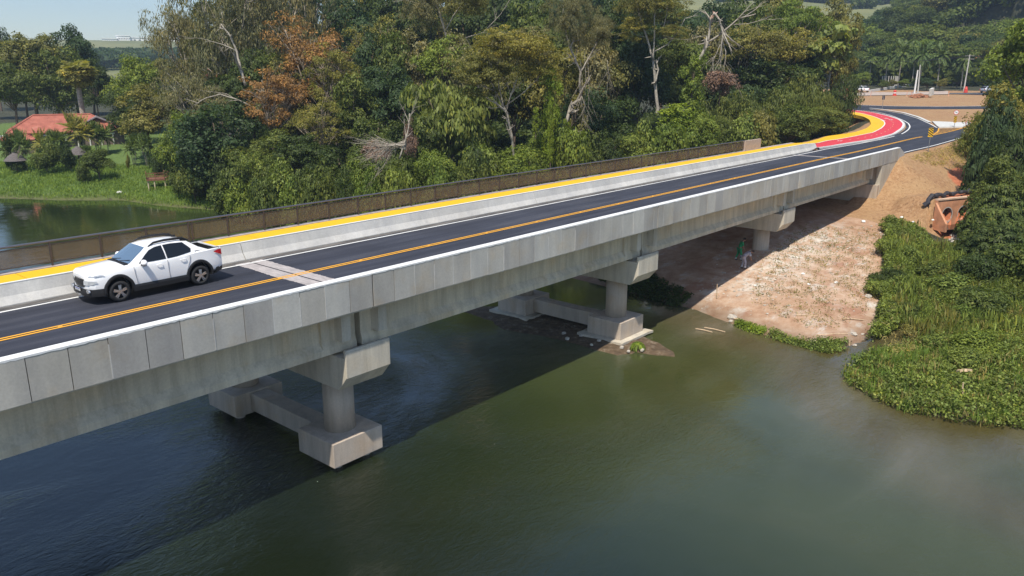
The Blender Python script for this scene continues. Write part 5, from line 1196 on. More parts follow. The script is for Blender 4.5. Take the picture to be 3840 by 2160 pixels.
# ------------------------------------------------------------------ pickup truck (front looks to -X)
CARW = N('white_car_paint'); CARW.col((.90, .90, .90)); CARW.set(Roughness=.28, Coat_Weight=.7, Coat_Roughness=.04); CARW = CARW.m
GLS = N('tinted_glass'); GLS.col((.012, .015, .020)); GLS.set(Roughness=.04); GLS = GLS.m
WSG = N('windscreen_glass'); WSG.col((.10, .16, .24)); WSG.set(Roughness=.05, Coat_Weight=1.0); WSG = WSG.m
CHR = plain('silver_alloy', (.55, .56, .58), .25, .8, .05); TYR = plain('tyre_rubber', (.02, .02, .021), .85, 0, .2, 30)
LMP = plain('headlamp_lens', (.50, .52, .54), .12, .3, .1, 8); TLR = plain('red_lamp', (.45, .01, .015), .2); BLU = plain('blue_plate_band', (.02, .07, .35), .5); SEAM = plain('panel_seam', (.30, .30, .32), .7)
def wheel(parent, x, y, side, R=.372, W=.24, rimr=.26):
    e = MB(); n = 36; sec = [(-.5, .80), (-.47, .93), (-.36, .99), (.36, .99), (.47, .93), (.5, .80), (.5, .66), (-.5, .66)]
    secs = [[(R*k*math.cos(2*PI*i/n), u*W, R*k*math.sin(2*PI*i/n)) for (u, k) in sec] for i in range(n+1)]
    e.loft(secs, closed=True); ty = e.build('wheel', TYR, parent, smooth=True); ty.location = (x, y, R)
    m = MB(); o = side*W*.42
    for k in range(5):
        for dd in (-.13, .13):
            a = 2*PI*k/5+PI/2; p0 = Vector((math.cos(a+dd*1.5)*.05, o, math.sin(a+dd*1.5)*.05)); p1 = Vector((math.cos(a+dd)*rimr, o-side*.02, math.sin(a+dd)*rimr)); m.beam(p0, p1, .045, .05)
    m.tube([(0, o-side*.03, 0), (0, o+side*.02, 0)], [.065, .055], 14)
    n = 32; m.loft([[(rr*math.cos(2*PI*i/n), yy, rr*math.sin(2*PI*i/n)) for rr, yy in ((rimr+.015, o-side*.1), (rimr+.018, o+side*.005), (rimr-.012, o), (rimr-.012, o-side*.1))] for i in range(n+1)])
    m.build('rim', CHR, ty)
    m = MB(); m.tube([(0, o-side*.09, 0), (0, o-side*.11, 0)], [rimr, rimr], 24); m.build('brake', BLACK, ty); return ty
def solid_from(m, cuts):
    """mesh m minus cylinders (wheel arches), baked"""
    o = m.build('tmp'); me0 = o.data; bmx = bmesh.new(); bmx.from_mesh(me0); bmesh.ops.recalc_face_normals(bmx, faces=bmx.faces[:]); bmx.to_mesh(me0); bmx.free(); cs = []
    for c, r_, h in cuts:
        k = MB(); k.tube([(c[0], c[1]-h/2, c[2]), (c[0], c[1]+h/2, c[2])], [r_, r_], 40); co = k.build('tmpc'); cs.append(co)
        bo = o.modifiers.new('b', 'BOOLEAN'); bo.operation = 'DIFFERENCE'; bo.object = co; bo.solver = 'EXACT'
    dg = bpy.context.evaluated_depsgraph_get(); me = bpy.data.meshes.new_from_object(o.evaluated_get(dg))
    for q_ in [o]+cs: bpy.data.objects.remove(q_)
    return me
pk = empty('pickup_truck', (12.73, 28.62, 7.106), PI, 'white double cab pickup truck driving left on the bridge beside the barrier', 'pickup truck')
ST = [ # x, ymax, zbot, z_mid, z_shoulder, ytop, ztop, zcentre
 (2.43, .50, .48, .66, .88, .42, .94, .955), (2.37, .68, .42, .64, .89, .60, .975, .99), (2.25, .82, .36, .62, .91, .72, 1.01, 1.03), (2.0, .905, .34, .62, .93, .77, 1.035, 1.065), (1.7, .925, .33, .62, .96, .79, 1.06, 1.10), (1.3, .925, .33, .62, 1.0, .80, 1.085, 1.135), (.95, .92, .33, .62, 1.03, .81, 1.10, 1.155), (.5, .92, .33, .62, 1.05, .82, 1.11, 1.12), (-.3, .92, .33, .62, 1.08, .83, 1.12, 1.12), (-1.0, .925, .33, .62, 1.11, .85, 1.15, 1.15), (-1.35, .93, .33, .62, 1.13, .88, 1.19, 1.19), (-1.9, .93, .35, .62, 1.15, .88, 1.21, 1.21), (-2.25, .915, .40, .62, 1.16, .87, 1.22, 1.22), (-2.44, .86, .46, .64, 1.14, .82, 1.21, 1.21)]
m = MB(); secs = []
for x, ym, zb, zm, zs, yt, zt, zc in ST:
    h = [(x, 0, zb), (x, ym*.82, zb), (x, ym*.97, zb+.10), (x, ym, zm), (x, ym*.985, zm+(zs-zm)*.55), (x, ym*.975, zs-.03), (x, (ym+yt)/2, zs+(zt-zs)*.62), (x, yt, zt), (x, yt*.6, zt+(zc-zt)*.7), (x, 0, zc)]
    secs.append(h+[(a, -b, c_) for a, b, c_ in h[-2:0:-1]])
m.loft(secs, closed=True, caps=True)
WX_ = (1.495, -1.495)
bodyme = solid_from(m, [((x, s*.80, .40), .445, .50) for x in WX_ for s in (1, -1)]+[])
# open load bed
bmx = bmesh.new(); bmx.from_mesh(bodyme); k = bmesh.ops.create_cube(bmx, size=1); bmesh.ops.delete(bmx, geom=k['verts'], context='VERTS'); bmx.free()
m = MB(); m.box(-2.36, -1.42, -.74, .74, .78, 1.5); cub = m.build('tmpb'); tb = link('tmpa', bodyme); bo = tb.modifiers.new('b', 'BOOLEAN'); bo.object = cub; bo.operation = 'DIFFERENCE'; bo.solver = 'EXACT'
dg = bpy.context.evaluated_depsgraph_get(); me = bpy.data.meshes.new_from_object(tb.evaluated_get(dg)); bpy.data.objects.remove(tb); bpy.data.objects.remove(cub)
bd = link('body', me, CARW, pk)
for p in bd.data.polygons: p.use_smooth = True
ws = bd.modifiers.new('w', 'WEIGHTED_NORMAL') if False else None
bd.data.set_sharp_from_angle(angle=.5)
m = MB(); m.box(-2.35, -1.43, -.73, .73, .79, .82); 
for s in (1, -1): m.box(-2.35, -1.43, s*.72-.012, s*.72+.012, .8, 1.19)
m.box(-1.44, -1.42, -.73, .73, .8, 1.18); m.box(-2.36, -2.34, -.73, .73, .8, 1.18); m.blob((-1.7, .45, .93), .14, (1, 1, 1), 10, 2, .1); m.box(-2.0, -1.8, -.3, .2, .82, .96); m.tube([(-1.6, -.6, .95), (-1.9, .1, 1.12), (-2.2, .5, .95)], .025, 6); m.build('load_bed', BLACK, pk)
m = MB()
for s in (1, -1): m.box(-2.38, -1.40, s*.80-.05, s*.80+.05, 1.195, 1.235)
m.build('bed_rail', BLACK, pk)
CB = [(1.02, .80, 1.07, .74, 1.12, 1.145), (.64, .83, 1.09, .67, 1.385, 1.40), (.32, .845, 1.10, .615, 1.575, 1.60), (.0, .85, 1.10, .605, 1.635, 1.665), (-.5, .855, 1.11, .60, 1.65, 1.685), (-.9, .86, 1.12, .595, 1.64, 1.675), (-1.22, .86, 1.13, .585, 1.605, 1.635), (-1.36, .87, 1.14, .61, 1.50, 1.52), (-1.52, .88, 1.16, .72, 1.19, 1.19)]
m = MB(); secs = []
for x, yb, zb, yt, zt, zc in CB:
    h = [(x, yb, zb-.06), (x, yb, zb), (x, yb+(yt-yb)*.55, zb+(zt-zb)*.6), (x, yt+.02, zt-.03), (x, yt-.04, zt), (x, yt*.5, zt+(zc-zt)*.75), (x, 0, zc)]; secs.append(h+[(a, -b, c_) for a, b, c_ in h[-2::-1]])
m.loft(secs, closed=False)
for s in (1, -1): m.add([(-1.28, s*.68, 1.54), (-1.28, s*.865, 1.15), (-2.0, s*.885, 1.18), (-1.56, s*.79, 1.36), (-1.32, s*.59, 1.54), (-1.32, s*.74, 1.15), (-2.0, s*.80, 1.18)], [[0, 1, 2, 3], [0, 3, 6, 5, 4], [3, 2, 6]])
cbn = m.build('cabin', CARW, pk, smooth=True); cbn.data.set_sharp_from_angle(angle=.6)
def side_pt(x, z, s, off=.014):
    t = np.array([c_[0] for c_ in CB][::-1]); f = lambda i: float(np.interp(x, t, [c_[i] for c_ in CB][::-1]))
    yb, zb, yt, zt = f(1), f(2), f(3), f(4); k = (z-zb)/max(.05, zt-zb); k = min(max(k, 0), 1)
    y = np.interp(k, [0, .6, .93, 1], [yb, yb+(yt-yb)*.55, yt+.02, yt-.03]); return (x, s*(y+off), z)
for s in (1, -1):
    for nm, P in (('side_window', [(.70, 1.125), (.56, 1.24), (.42, 1.36), (.24, 1.49), (.0, 1.565), (-.24, 1.585), (-.27, 1.36), (-.29, 1.135), (.2, 1.13)]), ('side_window', [(-.335, 1.135), (-.32, 1.36), (-.29, 1.587), (-.6, 1.595), (-1.04, 1.57), (-1.17, 1.45), (-1.29, 1.33), (-1.24, 1.22), (-.7, 1.15)])):
        cx = sum(p[0] for p in P)/len(P); cz = sum(p[1] for p in P)/len(P); V = [side_pt(x, z, s) for x, z in P]+[side_pt((x+cx)/2, (z+cz)/2, s) for x, z in P]+[side_pt(cx, cz, s)]; n = len(P)
        F = [[i, (i+1) % n, n+(i+1) % n, n+i] for i in range(n)]+[[n+i, n+(i+1) % n, 2*n] for i in range(n)]
        link(nm, npmesh(nm, V, F, smooth=True), GLS, pk)
V, F = [], []
for i, (x, z, yw_) in enumerate([(1.005, 1.155, .70), (.86, 1.255, .685), (.70, 1.36, .655), (.52, 1.47, .62), (.345, 1.588, .565)]):
    for j in range(9): t = j/4-1; V.append((x+.035-.05*t*t+.0, yw_*t, z+.028-.03*t*t))
for i in range(4):
    for j in range(8): F.append([i*9+j, i*9+j+1, i*9+j+10, i*9+j+9])
link('windscreen', npmesh('windscreen', V, F, smooth=True), WSG, pk)
m = MB(); m.box(1.0, 1.16, -.66, .66, 1.13, 1.15); m.build('cowl', BLACK, pk)
m = MB(); m.beam((1.04, .1, 1.185), (.92, .62, 1.25), .02, .015); m.beam((1.05, -.45, 1.185), (.96, .02, 1.24), .02, .015); m.build('wiper', BLACK, pk)
V = [(-1.20, s*.52, 1.56) for s in (-1, 1)]+[(-1.39, s*.62, 1.24) for s in (1, -1)]; link('rear_window', npmesh('rear_window', [(x-.03, y, z+.02) for x, y, z in V], [[0, 1, 2, 3]]), GLS, pk)
for s in (1, -1):
    m = MB(); m.tube([(.22, s*.60, 1.60), (.0, s*.58, 1.695), (-.4, s*.575, 1.725), (-.9, s*.565, 1.71), (-1.1, s*.56, 1.69), (-1.30, s*.57, 1.60)], [.016, .038, .042, .044, .044, .03], 8); m.beam((-1.02, s*.56, 1.66), (-1.22, s*.56, 1.60), .06, .10); m.build('roof_rail', BLACK, pk)
    m = MB(); m.blob((.60, s*1.03, 1.17), .135, (.75, 1.2, .75), 12, 1, .02); mi = m.build('wing_mirror', CARW, pk, smooth=True); m = MB(); m.box(.56, .66, s*.98-.13, s*.98+.13, 1.065, 1.10); m.beam((.62, s*.86, 1.10), (.6, s*.98, 1.11), .05, .05); m.build('mirror_base', BLACK, mi)
    for x in WX_:
        m = MB(); n = 22; A0 = -.12 if x > 0 else -.18
        secs = []
        for i in range(n+1):
            a = A0+(PI-2*A0)*i/n; c_, s_ = math.cos(a), math.sin(a); fl = 1.04 if abs(c_) > .85 else 1
            secs.append([(x+r_*c_*fl, s*yy, .40+r_*s_) for r_, yy in ((.425, .70), (.425, .950), (.47, .955), (.515, .938), (.52, .90))])
        m.loft(secs); m.build('arch_cladding', BLACK, pk, smooth=False)
        m = MB(); m.tube([(x, s*.55, .40), (x, s*.56, .40)], [.44, .44], 24); n = 20; m.loft([[(x+.445*math.cos(PI*i/n-.1), s*.55, .4+.445*math.sin(PI*i/n-.1)), (x+.445*math.cos(PI*i/n-.1), s*.94, .4+.445*math.sin(PI*i/n-.1))] for i in range(n+3)]); m.build('wheel_housing', BLACK, pk)
        wheel(pk, x, s*.82, s)
    m = MB(); m.prism([(.955, .26), (.955, .40), (.93, .47), (.80, .47), (.80, .24)], -1.02, 1.02); m.v = [(x, s*y, z) for x, y, z in m.v]; m.build('sill_cladding', BLACK, pk)
    for xx, zz in ((.02, 1.0), (-.88, 1.03)):
        m = MB(); m.tube([(xx+.10, s*.925, zz), (xx+.06, s*.952, zz+.004), (xx-.08, s*.952, zz+.008), (xx-.11, s*.925, zz+.01)], .014, 6); m.build('door_handle', CARW, pk)
    m = MB(); yy = s*.929
    for pts in ([(.93, 1.06), (.90, .8), (.86, .6), (.86, .48)], [(-.30, 1.10), (-.31, .8), (-.33, .48)], [(-1.16, 1.13), (-1.14, .95), (-1.08, .82), (-1.0, .62), (-1.0, .5)]):
        for a, b in zip(pts[:-1], pts[1:]): m.beam((a[0], yy*.993 if a[1] > .95 else yy, a[1]), (b[0], yy*.993 if b[1] > .95 else yy, b[1]), .012, .012)
    m.build('door_seam', SEAM, pk)
    m = MB(); m.loft([[(2.405, s*.40, .905), (2.40, s*.40, .935)], [(2.36, s*.64, .92), (2.335, s*.64, .965)], [(2.22, s*.815, .935), (2.18, s*.80, .985)], [(1.95, s*.905, .965), (1.93, s*.89, .99)]]); m.v = [(x+.02, y*1.012, z) for x, y, z in m.v]; m.build('daytime_light', LMP, pk)
    m = MB(); m.loft([[(2.475, s*.42, .66), (2.465, s*.42, .80)], [(2.42, s*.63, .66), (2.40, s*.64, .80)], [(2.30, s*.80, .69), (2.28, s*.80, .80)], [(2.20, s*.868, .75), (2.19, s*.868, .79)]]); m.build('headlight', LMP, pk)
    m = MB(); m.tube([(2.40, s*.66, .47), (2.44, s*.66, .47)], [.14, .12], 14); m.v = [(x+.03, y, .47+(z-.47)*.5) for x, y, z in m.v]; m.build('fog_lamp', CHR, pk)
    m = MB(); m.loft([[(-2.10, s*.905, 1.10), (-2.10, s*.908, 1.125)], [(-2.28, s*.918, 1.02), (-2.28, s*.90, 1.17)], [(-2.42, s*.885, .96), (-2.42, s*.86, 1.16)], [(-2.47, s*.80, .94), (-2.465, s*.78, 1.14)]]); m.v = [(x-.012, y*1.018, z) for x, y, z in m.v]; m.build('tail_light', TLR, pk)
m = MB(); n = 8; secs = []
for i in range(n+1):
    t = i/n*2-1; y = t*.62; x = 2.475-.11*t*t; secs.append([(x+.0, y, .56+.06*t*t), (x+.014, y, .69), (x-.004, y, .84)])
m.loft(secs)
for k in range(4): m.loft([[(2.492-.11*t*t, t*.6, .635+.045*k), (2.500-.11*t*t, t*.6, .65+.045*k)] for t in np.linspace(-1, 1, 9)])
m.build('grille', plain('grille_black', (.03, .03, .033), .4, .2, .1, 8), pk)
m = MB(); secs = []
for i in range(13):
    t = i/6-1; y = t*.93; x = 2.50-.16*t**2-.30*max(0, abs(t)-.82)/.18; secs.append([(x-.10, y, .26), (x+.01, y, .30), (x+.02, y, .40), (x-.01, y, .50+.04*abs(t)), (x-.12, y, .52)])
m.loft(secs, caps=True); m.build('front_bumper', BLACK, pk)
m = MB(); m.loft([[(2.525-.15*t*t, t*.5, .28), (2.532-.15*t*t, t*.5, .345)] for t in np.linspace(-1, 1, 7)]); m.build('skid_plate', CHR, pk)
m = MB(); m.box(2.52, 2.535, -.20, .20, .44, .535); pl = m.build('number_plate', PLAST, pk); m = MB(); m.box(2.534, 2.54, -.198, .198, .51, .533); m.build('plate_band', BLU, pl)
m = MB(); m.box(2.534, 2.538, -.15, .15, .455, .495); m.build('plate_characters', plain('plate_grey', (.35, .36, .38), .6, 0, .5, 40), pl)
m = MB(); m.beam((2.47, -.05, .87), (2.475, 0, .845), .02, .02); m.beam((2.475, 0, .845), (2.47, .05, .87), .02, .02); m.beam((2.47, -.3, .872), (2.48, .3, .872), .014, .014); m.build('badge', CHR, pk)
m = MB(); secs = []
for i in range(9):
    t = i/4-1; y = t*.90; x = -2.56+.06*t*t+.25*max(0, abs(t)-.8)/.2; secs.append([(x+.12, y, .36), (x, y, .38), (x-.01, y, .56), (x+.10, y, .62)])
m.loft(secs, caps=True); m.build('rear_bumper', BLACK, pk)
m = MB(); m.prism([(-.95, 1.69), (-1.12, 1.66), (-1.10, 1.76)], -.012, .012, 'y'); m.build('antenna', BLACK, pk)
m = MB(); m.box(-2.3, 2.3, -.70, .70, .28, .36); m.build('underbody', BLACK, pk)

for o in pk.children:
    if not o.name.startswith('wheel') or o.name.startswith('wheel_housing'): o.scale = (1, 1, 1.075)
# ------------------------------------------------------------------ small far cars
def small_car(name, label, loc, rz, m_, suv=False):
    e = empty(name, loc, rz, label, 'car'); k = MB(); ST2 = [(2.0, .55, .45, .70), (1.9, .78, .3, .80), (1.2, .86, .25, .90), (.5, .87, .25, .95), (-1.2, .87, .25, .98), (-1.85, .82, .3, .95), (-1.95, .68, .45, .85)]
    secs = []
    for x, y, zb, zt in ST2: h = [(x, 0, zb), (x, y*.9, zb), (x, y, (zb+zt)/2), (x, y*.95, zt-.04), (x, y*.8, zt), (x, 0, zt+.03)]; secs.append(h+[(a, -b, c_) for a, b, c_ in h[-2:0:-1]])
    k.loft(secs, closed=True, caps=True); k.build('body', m_, e, smooth=True)
    k = MB(); secs = []
    for x, yb, yt, zt in ((.95, .74, .70, .96), (.25, .78, .60, 1.42), (-.5, .80, .60, 1.48), (-1.3, .79, .58, 1.42), (-1.8, .76, .66, 1.02)): secs.append([(x, yb, .9), (x, yt, zt-.04), (x, yt*.8, zt), (x, -yt*.8, zt), (x, -yt, zt-.04), (x, -yb, .9)])
    k.loft(secs); k.build('roof', m_, e)
    k = MB()
    for s in (1, -1): k.add([(.55, s*.79, .98), (.22, s*.69, 1.34), (-1.2, s*.68, 1.36), (-1.5, s*.775, 1.02)], [[0, 1, 2, 3]])
    k.add([(.98, -.66, 1.0), (.98, .66, 1.0), (.32, .56, 1.41), (.32, -.56, 1.41)], [[0, 1, 2, 3]]); k.add([(-1.40, -.54, 1.39), (-1.40, .54, 1.39), (-1.81, .64, 1.06), (-1.81, -.64, 1.06)], [[0, 1, 2, 3]]); k.build('windows', GLS, e)
    for s in (1, -1):
        for x in (1.25, -1.25): wheel(e, x, s*.76, s, .31, .2, .2)
        k = MB(); k.box(-1.97, -1.86, s*.62-.12, s*.62+.12, .68, .86); k.build('tail_light', TLR, e)
        k = MB(); k.box(1.86, 1.97, s*.58-.14, s*.58+.14, .62, .74); k.build('headlight', LMP, e)
    return e
g = onr(2166, 231.3); small_car('car', 'small white hatchback seen from behind, parked at the roadside beyond the roundabout', (g.x, g.y, hz(g.x, g.y)), .95, CARW)
g = onr(2487, 233); small_car('car', 'silver car half hidden by the yellow green bush on the far road', (g.x, g.y, hz(g.x, g.y)+.03), -.55, plain('silver_car_paint', (.50, .53, .56), .3, .4, .05, 2, coat=.6))
g = onr(2128, 232); small_car('car', 'red car mostly hidden by trees left of the white hatchback', (g.x, g.y, hz(g.x, g.y)), .5, plain('red_car_paint', (.50, .05, .04), .35, 0, .05, 2, coat=.5))
# ------------------------------------------------------------------ signs
def disc_sign(parent, x, z, r_, y=0):
    m = MB(); m.tube([(x, y, z), (x, y-.012, z)], [r_, r_], 32); d = m.build('sign_disc', plain('sign_white', (.80, .80, .78), .5, 0, .03), parent)
    m = MB(); n = 36; m.loft([[(x+rr*math.cos(2*PI*i/n), y-.014, z+rr*math.sin(2*PI*i/n)) for rr in (r_*.995, r_*.80)] for i in range(n+1)]); m.build('red_ring', plain('sign_red', (.55, .02, .02), .5), d); return d
def text_mesh(body, size, m_, parent, x, y, z):
    cu_ = bpy.data.curves.new('t', 'FONT'); cu_.body = body; cu_.size = size; cu_.align_x = 'CENTER'; cu_.align_y = 'CENTER'; cu_.extrude = .001; cu_.offset = size*.018
    o = bpy.data.objects.new('t', cu_); col.objects.link(o); dg = bpy.context.evaluated_depsgraph_get(); me = bpy.data.meshes.new_from_object(o.evaluated_get(dg)); bpy.data.objects.remove(o)
    q = link('sign_lettering', me, m_, parent); q.location = (x, y, z); q.rotation_euler = (PI/2, 0, 0); return q
def marker(parent, x, z0, z1, w_, y=0):
    m = MB(); m.box(x-w_/2, x+w_/2, y-.012, y, z0, z1); p = m.build('striped_board', plain('sign_yellow', (.80, .47, .01), .5, 0, .05), parent)
    m = MB(); n = 4; h = (z1-z0)/n
    for i in range(-1, n+1):
        a = z0+i*h+h*.3; q = [(x-w_/2, a+w_*.75), (x-w_/2, a+w_*.75+h*.5), (x+w_/2, a+h*.5), (x+w_/2, a)]; q = [(u, min(max(v, z0), z1)) for u, v in q]
        if len({v for u, v in q}) > 2: m.add([(u, y-.0145, v) for u, v in q], [[3, 2, 1, 0]])
    m.build('black_stripes', BLACK, p)
def sign_post(name, label, foot, top, rz):
    g = onr(*c8(*foot)); zb = max(hz(g.x, g.y), zroad(g.x, g.y)); D = math.hypot(g.x, g.y); T_ = atd(*c8(*top), D).z-zb
    e = empty(name, (g.x, g.y, zb), rz, label, 'road sign'); m = MB(); m.tube([(0, .04, -.3), (0, .04, T_)], .038, 10); m.build('post', METAL, e); return e, D, zb
FC = YAW+.48-PI/2-PI/2*0  # facing the traffic that leaves the bridge
def zat(y, D, zb, x=1500): return atd(*c8(x, y), D).z-zb
FZ = -1.36
e, D, zb = sign_post('speed_limit_sign', 'round 40 speed limit sign with a red ring at the right roadside', (1832, 873), (1846, 700), FZ)
d = disc_sign(e, 0, zat(730, D, zb), .36); text_mesh('40', .38, BLACK, d, 0, -.018, zat(722, D, zb)); text_mesh('km/h', .13, BLACK, d, 0, -.018, zat(722, D, zb)-.21)
e, D, zb = sign_post('marker_sign', 'yellow and black diagonally striped marker board beside the end of the bridge parapet', (1327, 1092), (1350, 805), FZ)
marker(e, 0, zat(923, D, zb), zat(800, D, zb), .46)
e, D, zb = sign_post('marker_sign', 'white round sign with a red ring above a striped board on the pale island', (1663, 797), (1680, 575), FZ)
z_ = zat(592, D, zb); d = disc_sign(e, 0, z_, .33); m = MB(); m.beam((-.17, -.02, z_+.10), (.15, -.02, z_-.10), .01, .045); m.build('diagonal_bar', BLACK, d); marker(e, 0, zat(725, D, zb), zat(640, D, zb), .36)
e, D, zb = sign_post('back_to_front_sign', 'dark backs of paired narrow road signs on a thin post by the ring road', (725, 552), (735, 385), FZ+.9)
for s in (-1, 1): m = MB(); m.box(s*.19-.12, s*.19+.12, -.01, .01, zat(443, D, zb), zat(385, D, zb)); m.build('sign_back', plain('dark_sign_back', (.04, .045, .07), .5), e)
g = onr(*c8(160, 868)); g2 = Vector((g.x, g.y+.8, 0)); zb = hz(g2.x, g2.y); D = math.hypot(g2.x, g2.y); e = empty('roadside_sign', (g2.x, g2.y, zb), .9, 'narrow dark blue sign on a pale post at the edge of the bamboo', 'road sign'); T_ = zat(642, D, zb, 180)
m = MB(); m.tube([(0, 0, -.3), (0, 0, T_)], .04, 8); m.build('post', METAL, e); m = MB(); m.box(-.30, .06, -.02, .0, T_-.62, T_); m.build('sign_back', plain('dark_sign_back', (.04, .045, .07), .5), e)
# ------------------------------------------------------------------ utility poles, wires and roadside clutter
def pole(px, py, tx, ty, label, D=None, arm=True, r0=.17, m_=None, tr=False):
    g = onr(px, py) if D is None else atd(px, py, D); D_ = math.hypot(g.x, g.y); zb = hz(g.x, g.y); T_ = Vector(atd(tx, ty, D_))-Vector((g.x, g.y, zb)); e = empty('utility_pole', (g.x, g.y, zb), 0, label, 'utility pole', 'utility poles')
    m = MB(); m.tube([(0, 0, -.5), T_], [r0, r0*.62], 10); m.build('shaft', m_ or plain('pole_concrete', (.50, .48, .44), .85, 0, .1, 2), e)
    if arm:
        for dz in (.3, 1.0): k = MB(); k.beam(T_+Vector((-.45, .9, -dz)), T_+Vector((.45, -.9, -dz)), .09, .11); k.build('crossarm', plain('arm_wood', (.30, .28, .25), .8), e)
    if tr: k = MB(); k.tube([T_+Vector((-.35, .5, -3.0)), T_+Vector((-.35, .5, -1.9))], [.36, .36], 14); k.build('transformer', plain('transformer_green', (.45, .62, .58), .5), e)
    return Vector((g.x, g.y, zb))+T_
WP = plain('whitewashed_pole', (.72, .70, .66), .8, 0, .1, 2)
t1 = pole(2119, 222, 2128, 148, 'utility pole with crossarms and a pale green transformer left of the white car', tr=True)
pole(2108, 216, 2113, 178, 'short bare pole just left of the transformer pole', arm=False, r0=.13)
t2 = pole(2424, 230, 2440, 137, 'tall leaning utility pole with a whitewashed foot on the right, before the silver car')
pole(2300, 235, 2309, 176, 'leaning whitewashed pole standing at the rubble heap on the central island', arm=False, r0=.22, m_=WP)
pole(2309, 234, 2315, 163, 'thin grey pole right behind the leaning whitewashed pole', arm=False, r0=.16)
t0 = Vector(atd(2700, 120, 190))
for a, b, n_ in ((t1, t2, 'a'), (t2, t0, 'b')):
    for k in range(3):
        o_ = Vector((-.4+.4*k, .8-.8*k, -.3)); P = [a+o_+(b-a)*t+Vector((0, 0, -1.6*4*t*(1-t)*.5)) for t in np.linspace(0, 1, 14)]
        m = MB(); m.tube(P, .022, 4); tag(m.build('power_line', BLACK), '%s power line %s' % (['far', 'middle', 'near'][k], 'between the transformer pole and the tall leaning pole' if n_ == 'a' else 'from the tall leaning pole to the right'), 'power line')
RB = plain('red_plastic', (.62, .06, .04), .5)
g = onr(*c8(885, 375)); m = MB(); m.tube([(0, 0, 0), (0, 0, .12), (0, 0, .14), (0, 0, 1.05), (0, 0, 1.2)], [.48, .46, .36, .30, .20], 12); e = empty('traffic_drum', (g.x, g.y, hz(g.x, g.y)), 0, 'red plastic traffic drum on the roadside strip left of the leaning pole', 'traffic drum'); m.build('drum', RB, e); m = MB(); m.tube([(0, 0, .5), (0, 0, .7)], [.355, .345], 12); m.build('reflective_band', WHITE, e)
g = onr(*c8(1812, 335)); m = MB(); m.tube([(0, 0, 0), (0, 0, .9), (0, 0, 1.0), (0, 0, 1.35)], [.42, .36, .30, .18], 10); tag(m.build('traffic_drum', RB, loc=(g.x, g.y, hz(g.x, g.y))), 'dark red traffic drum leaning beside the whitewashed foot of the tall leaning pole', 'traffic drum')
for i, x in enumerate((575, 1045, 1105, 1590)):
    g = onr(*c8(x, 380)); m = MB(); m.tube([(0, 0, 0), (0, 0, .1), (0, 0, 1.1)], [.16, .05, .045], 8); tag(m.build('delineator_post', plain('faded_orange', (.65, .30, .20), .6), loc=(g.x, g.y, hz(g.x, g.y))), 'slim faded orange post on the roadside strip, %s from the left' % ORD[i], 'delineator')
g = onr(*c8(1205, 398)); m = MB(); r = random.Random(2)
for i in range(60): s = r.uniform(.2, .55); a = r.uniform(0, 6.28); q_ = r.random()**.6; m.blob((math.cos(a)*q_*2.9, math.sin(a)*q_*1.6, .1+.55*(1-q_)), s, (1, 1, .6), 6, i, .25)
tag(m.build('soil_heap', plain('red_soil', (.34, .15, .08), .95, 0, .3, 3), kind=None, loc=(g.x, g.y, hz(g.x, g.y))), 'heap of red soil and rubble around the foot of the leaning whitewashed pole', 'soil heap')
m = MB(); m.box(-.9, .9, -.25, .25, .1, 1.5, Matrix.Rotation(-.15, 4, 'Y')); m.blob((.2, 0, 1.3), .6, (1.2, .5, .5), 7, 4, .3); tag(m.build('concrete_block', plain('pale_block', (.58, .57, .52), .85, 0, .2, 3), loc=(g.x+1.4, g.y-2.0, hz(g.x, g.y)+.4)), 'pale broken concrete block on top of the red soil heap', 'concrete block')
zf_ = lambda dz: (lambda x, y: max(hz(x, y), 7)+dz)
patch('pavement', E8([(350, 345), (600, 335), (1100, 335), (1585, 318), (1585, 360), (1150, 366), (600, 375), (390, 380)]), lambda x, y: zroad(x, y)+.03, plain('pink_pavement', (.40, .32, .27), .9, 0, .12, 1.), skirt=0)
line('kerb', E8([(390, 381), (700, 377), (1150, 369), (1600, 360), (1980, 352)]), .3, lambda x, y: zroad(x, y)+.12, CONCL, 40)
patch('road', E8([(1600, 345), (2200, 335), (2600, 335), (2600, 372), (1990, 366), (1600, 357)]), lambda x, y: zroad(x, y)+.02, ASPH, skirt=0)
a, b = onr(*c8(560, 330)), onr(*c8(1090, 247)); m = MB(); P = [Vector(a).lerp(Vector(b), t) for t in np.linspace(0, 1, 14)]
for p in P: p.z = hz(p.x, p.y)+.25
for p, q_ in zip(P[:-1], P[1:]): m.beam(p, q_, .3, .6)
tag(m.build('retaining_wall', plain('pale_pavement', (.55, .55, .53), .85)), 'low pale retaining wall climbing to the right behind the white car', 'wall')
for i, x in enumerate((716, 742, 768, 797, 830, 858, 884, 900, 914)):
    g = onr(*c8(x, 252)); zb = hz(g.x, g.y); m = MB(); m.tube([(0, 0, -.3), (0, 0, 2.6)], [.13, .12], 7); tag(m.build('fence_post', plain('pale_fence_post', (.50, .47, .42), .85, 0, .1), loc=(g.x, g.y, zb)), 'pale fence post in the row before the palm grove, %s from the left' % ORD[i], 'fence post', 'fence posts before the palm grove')
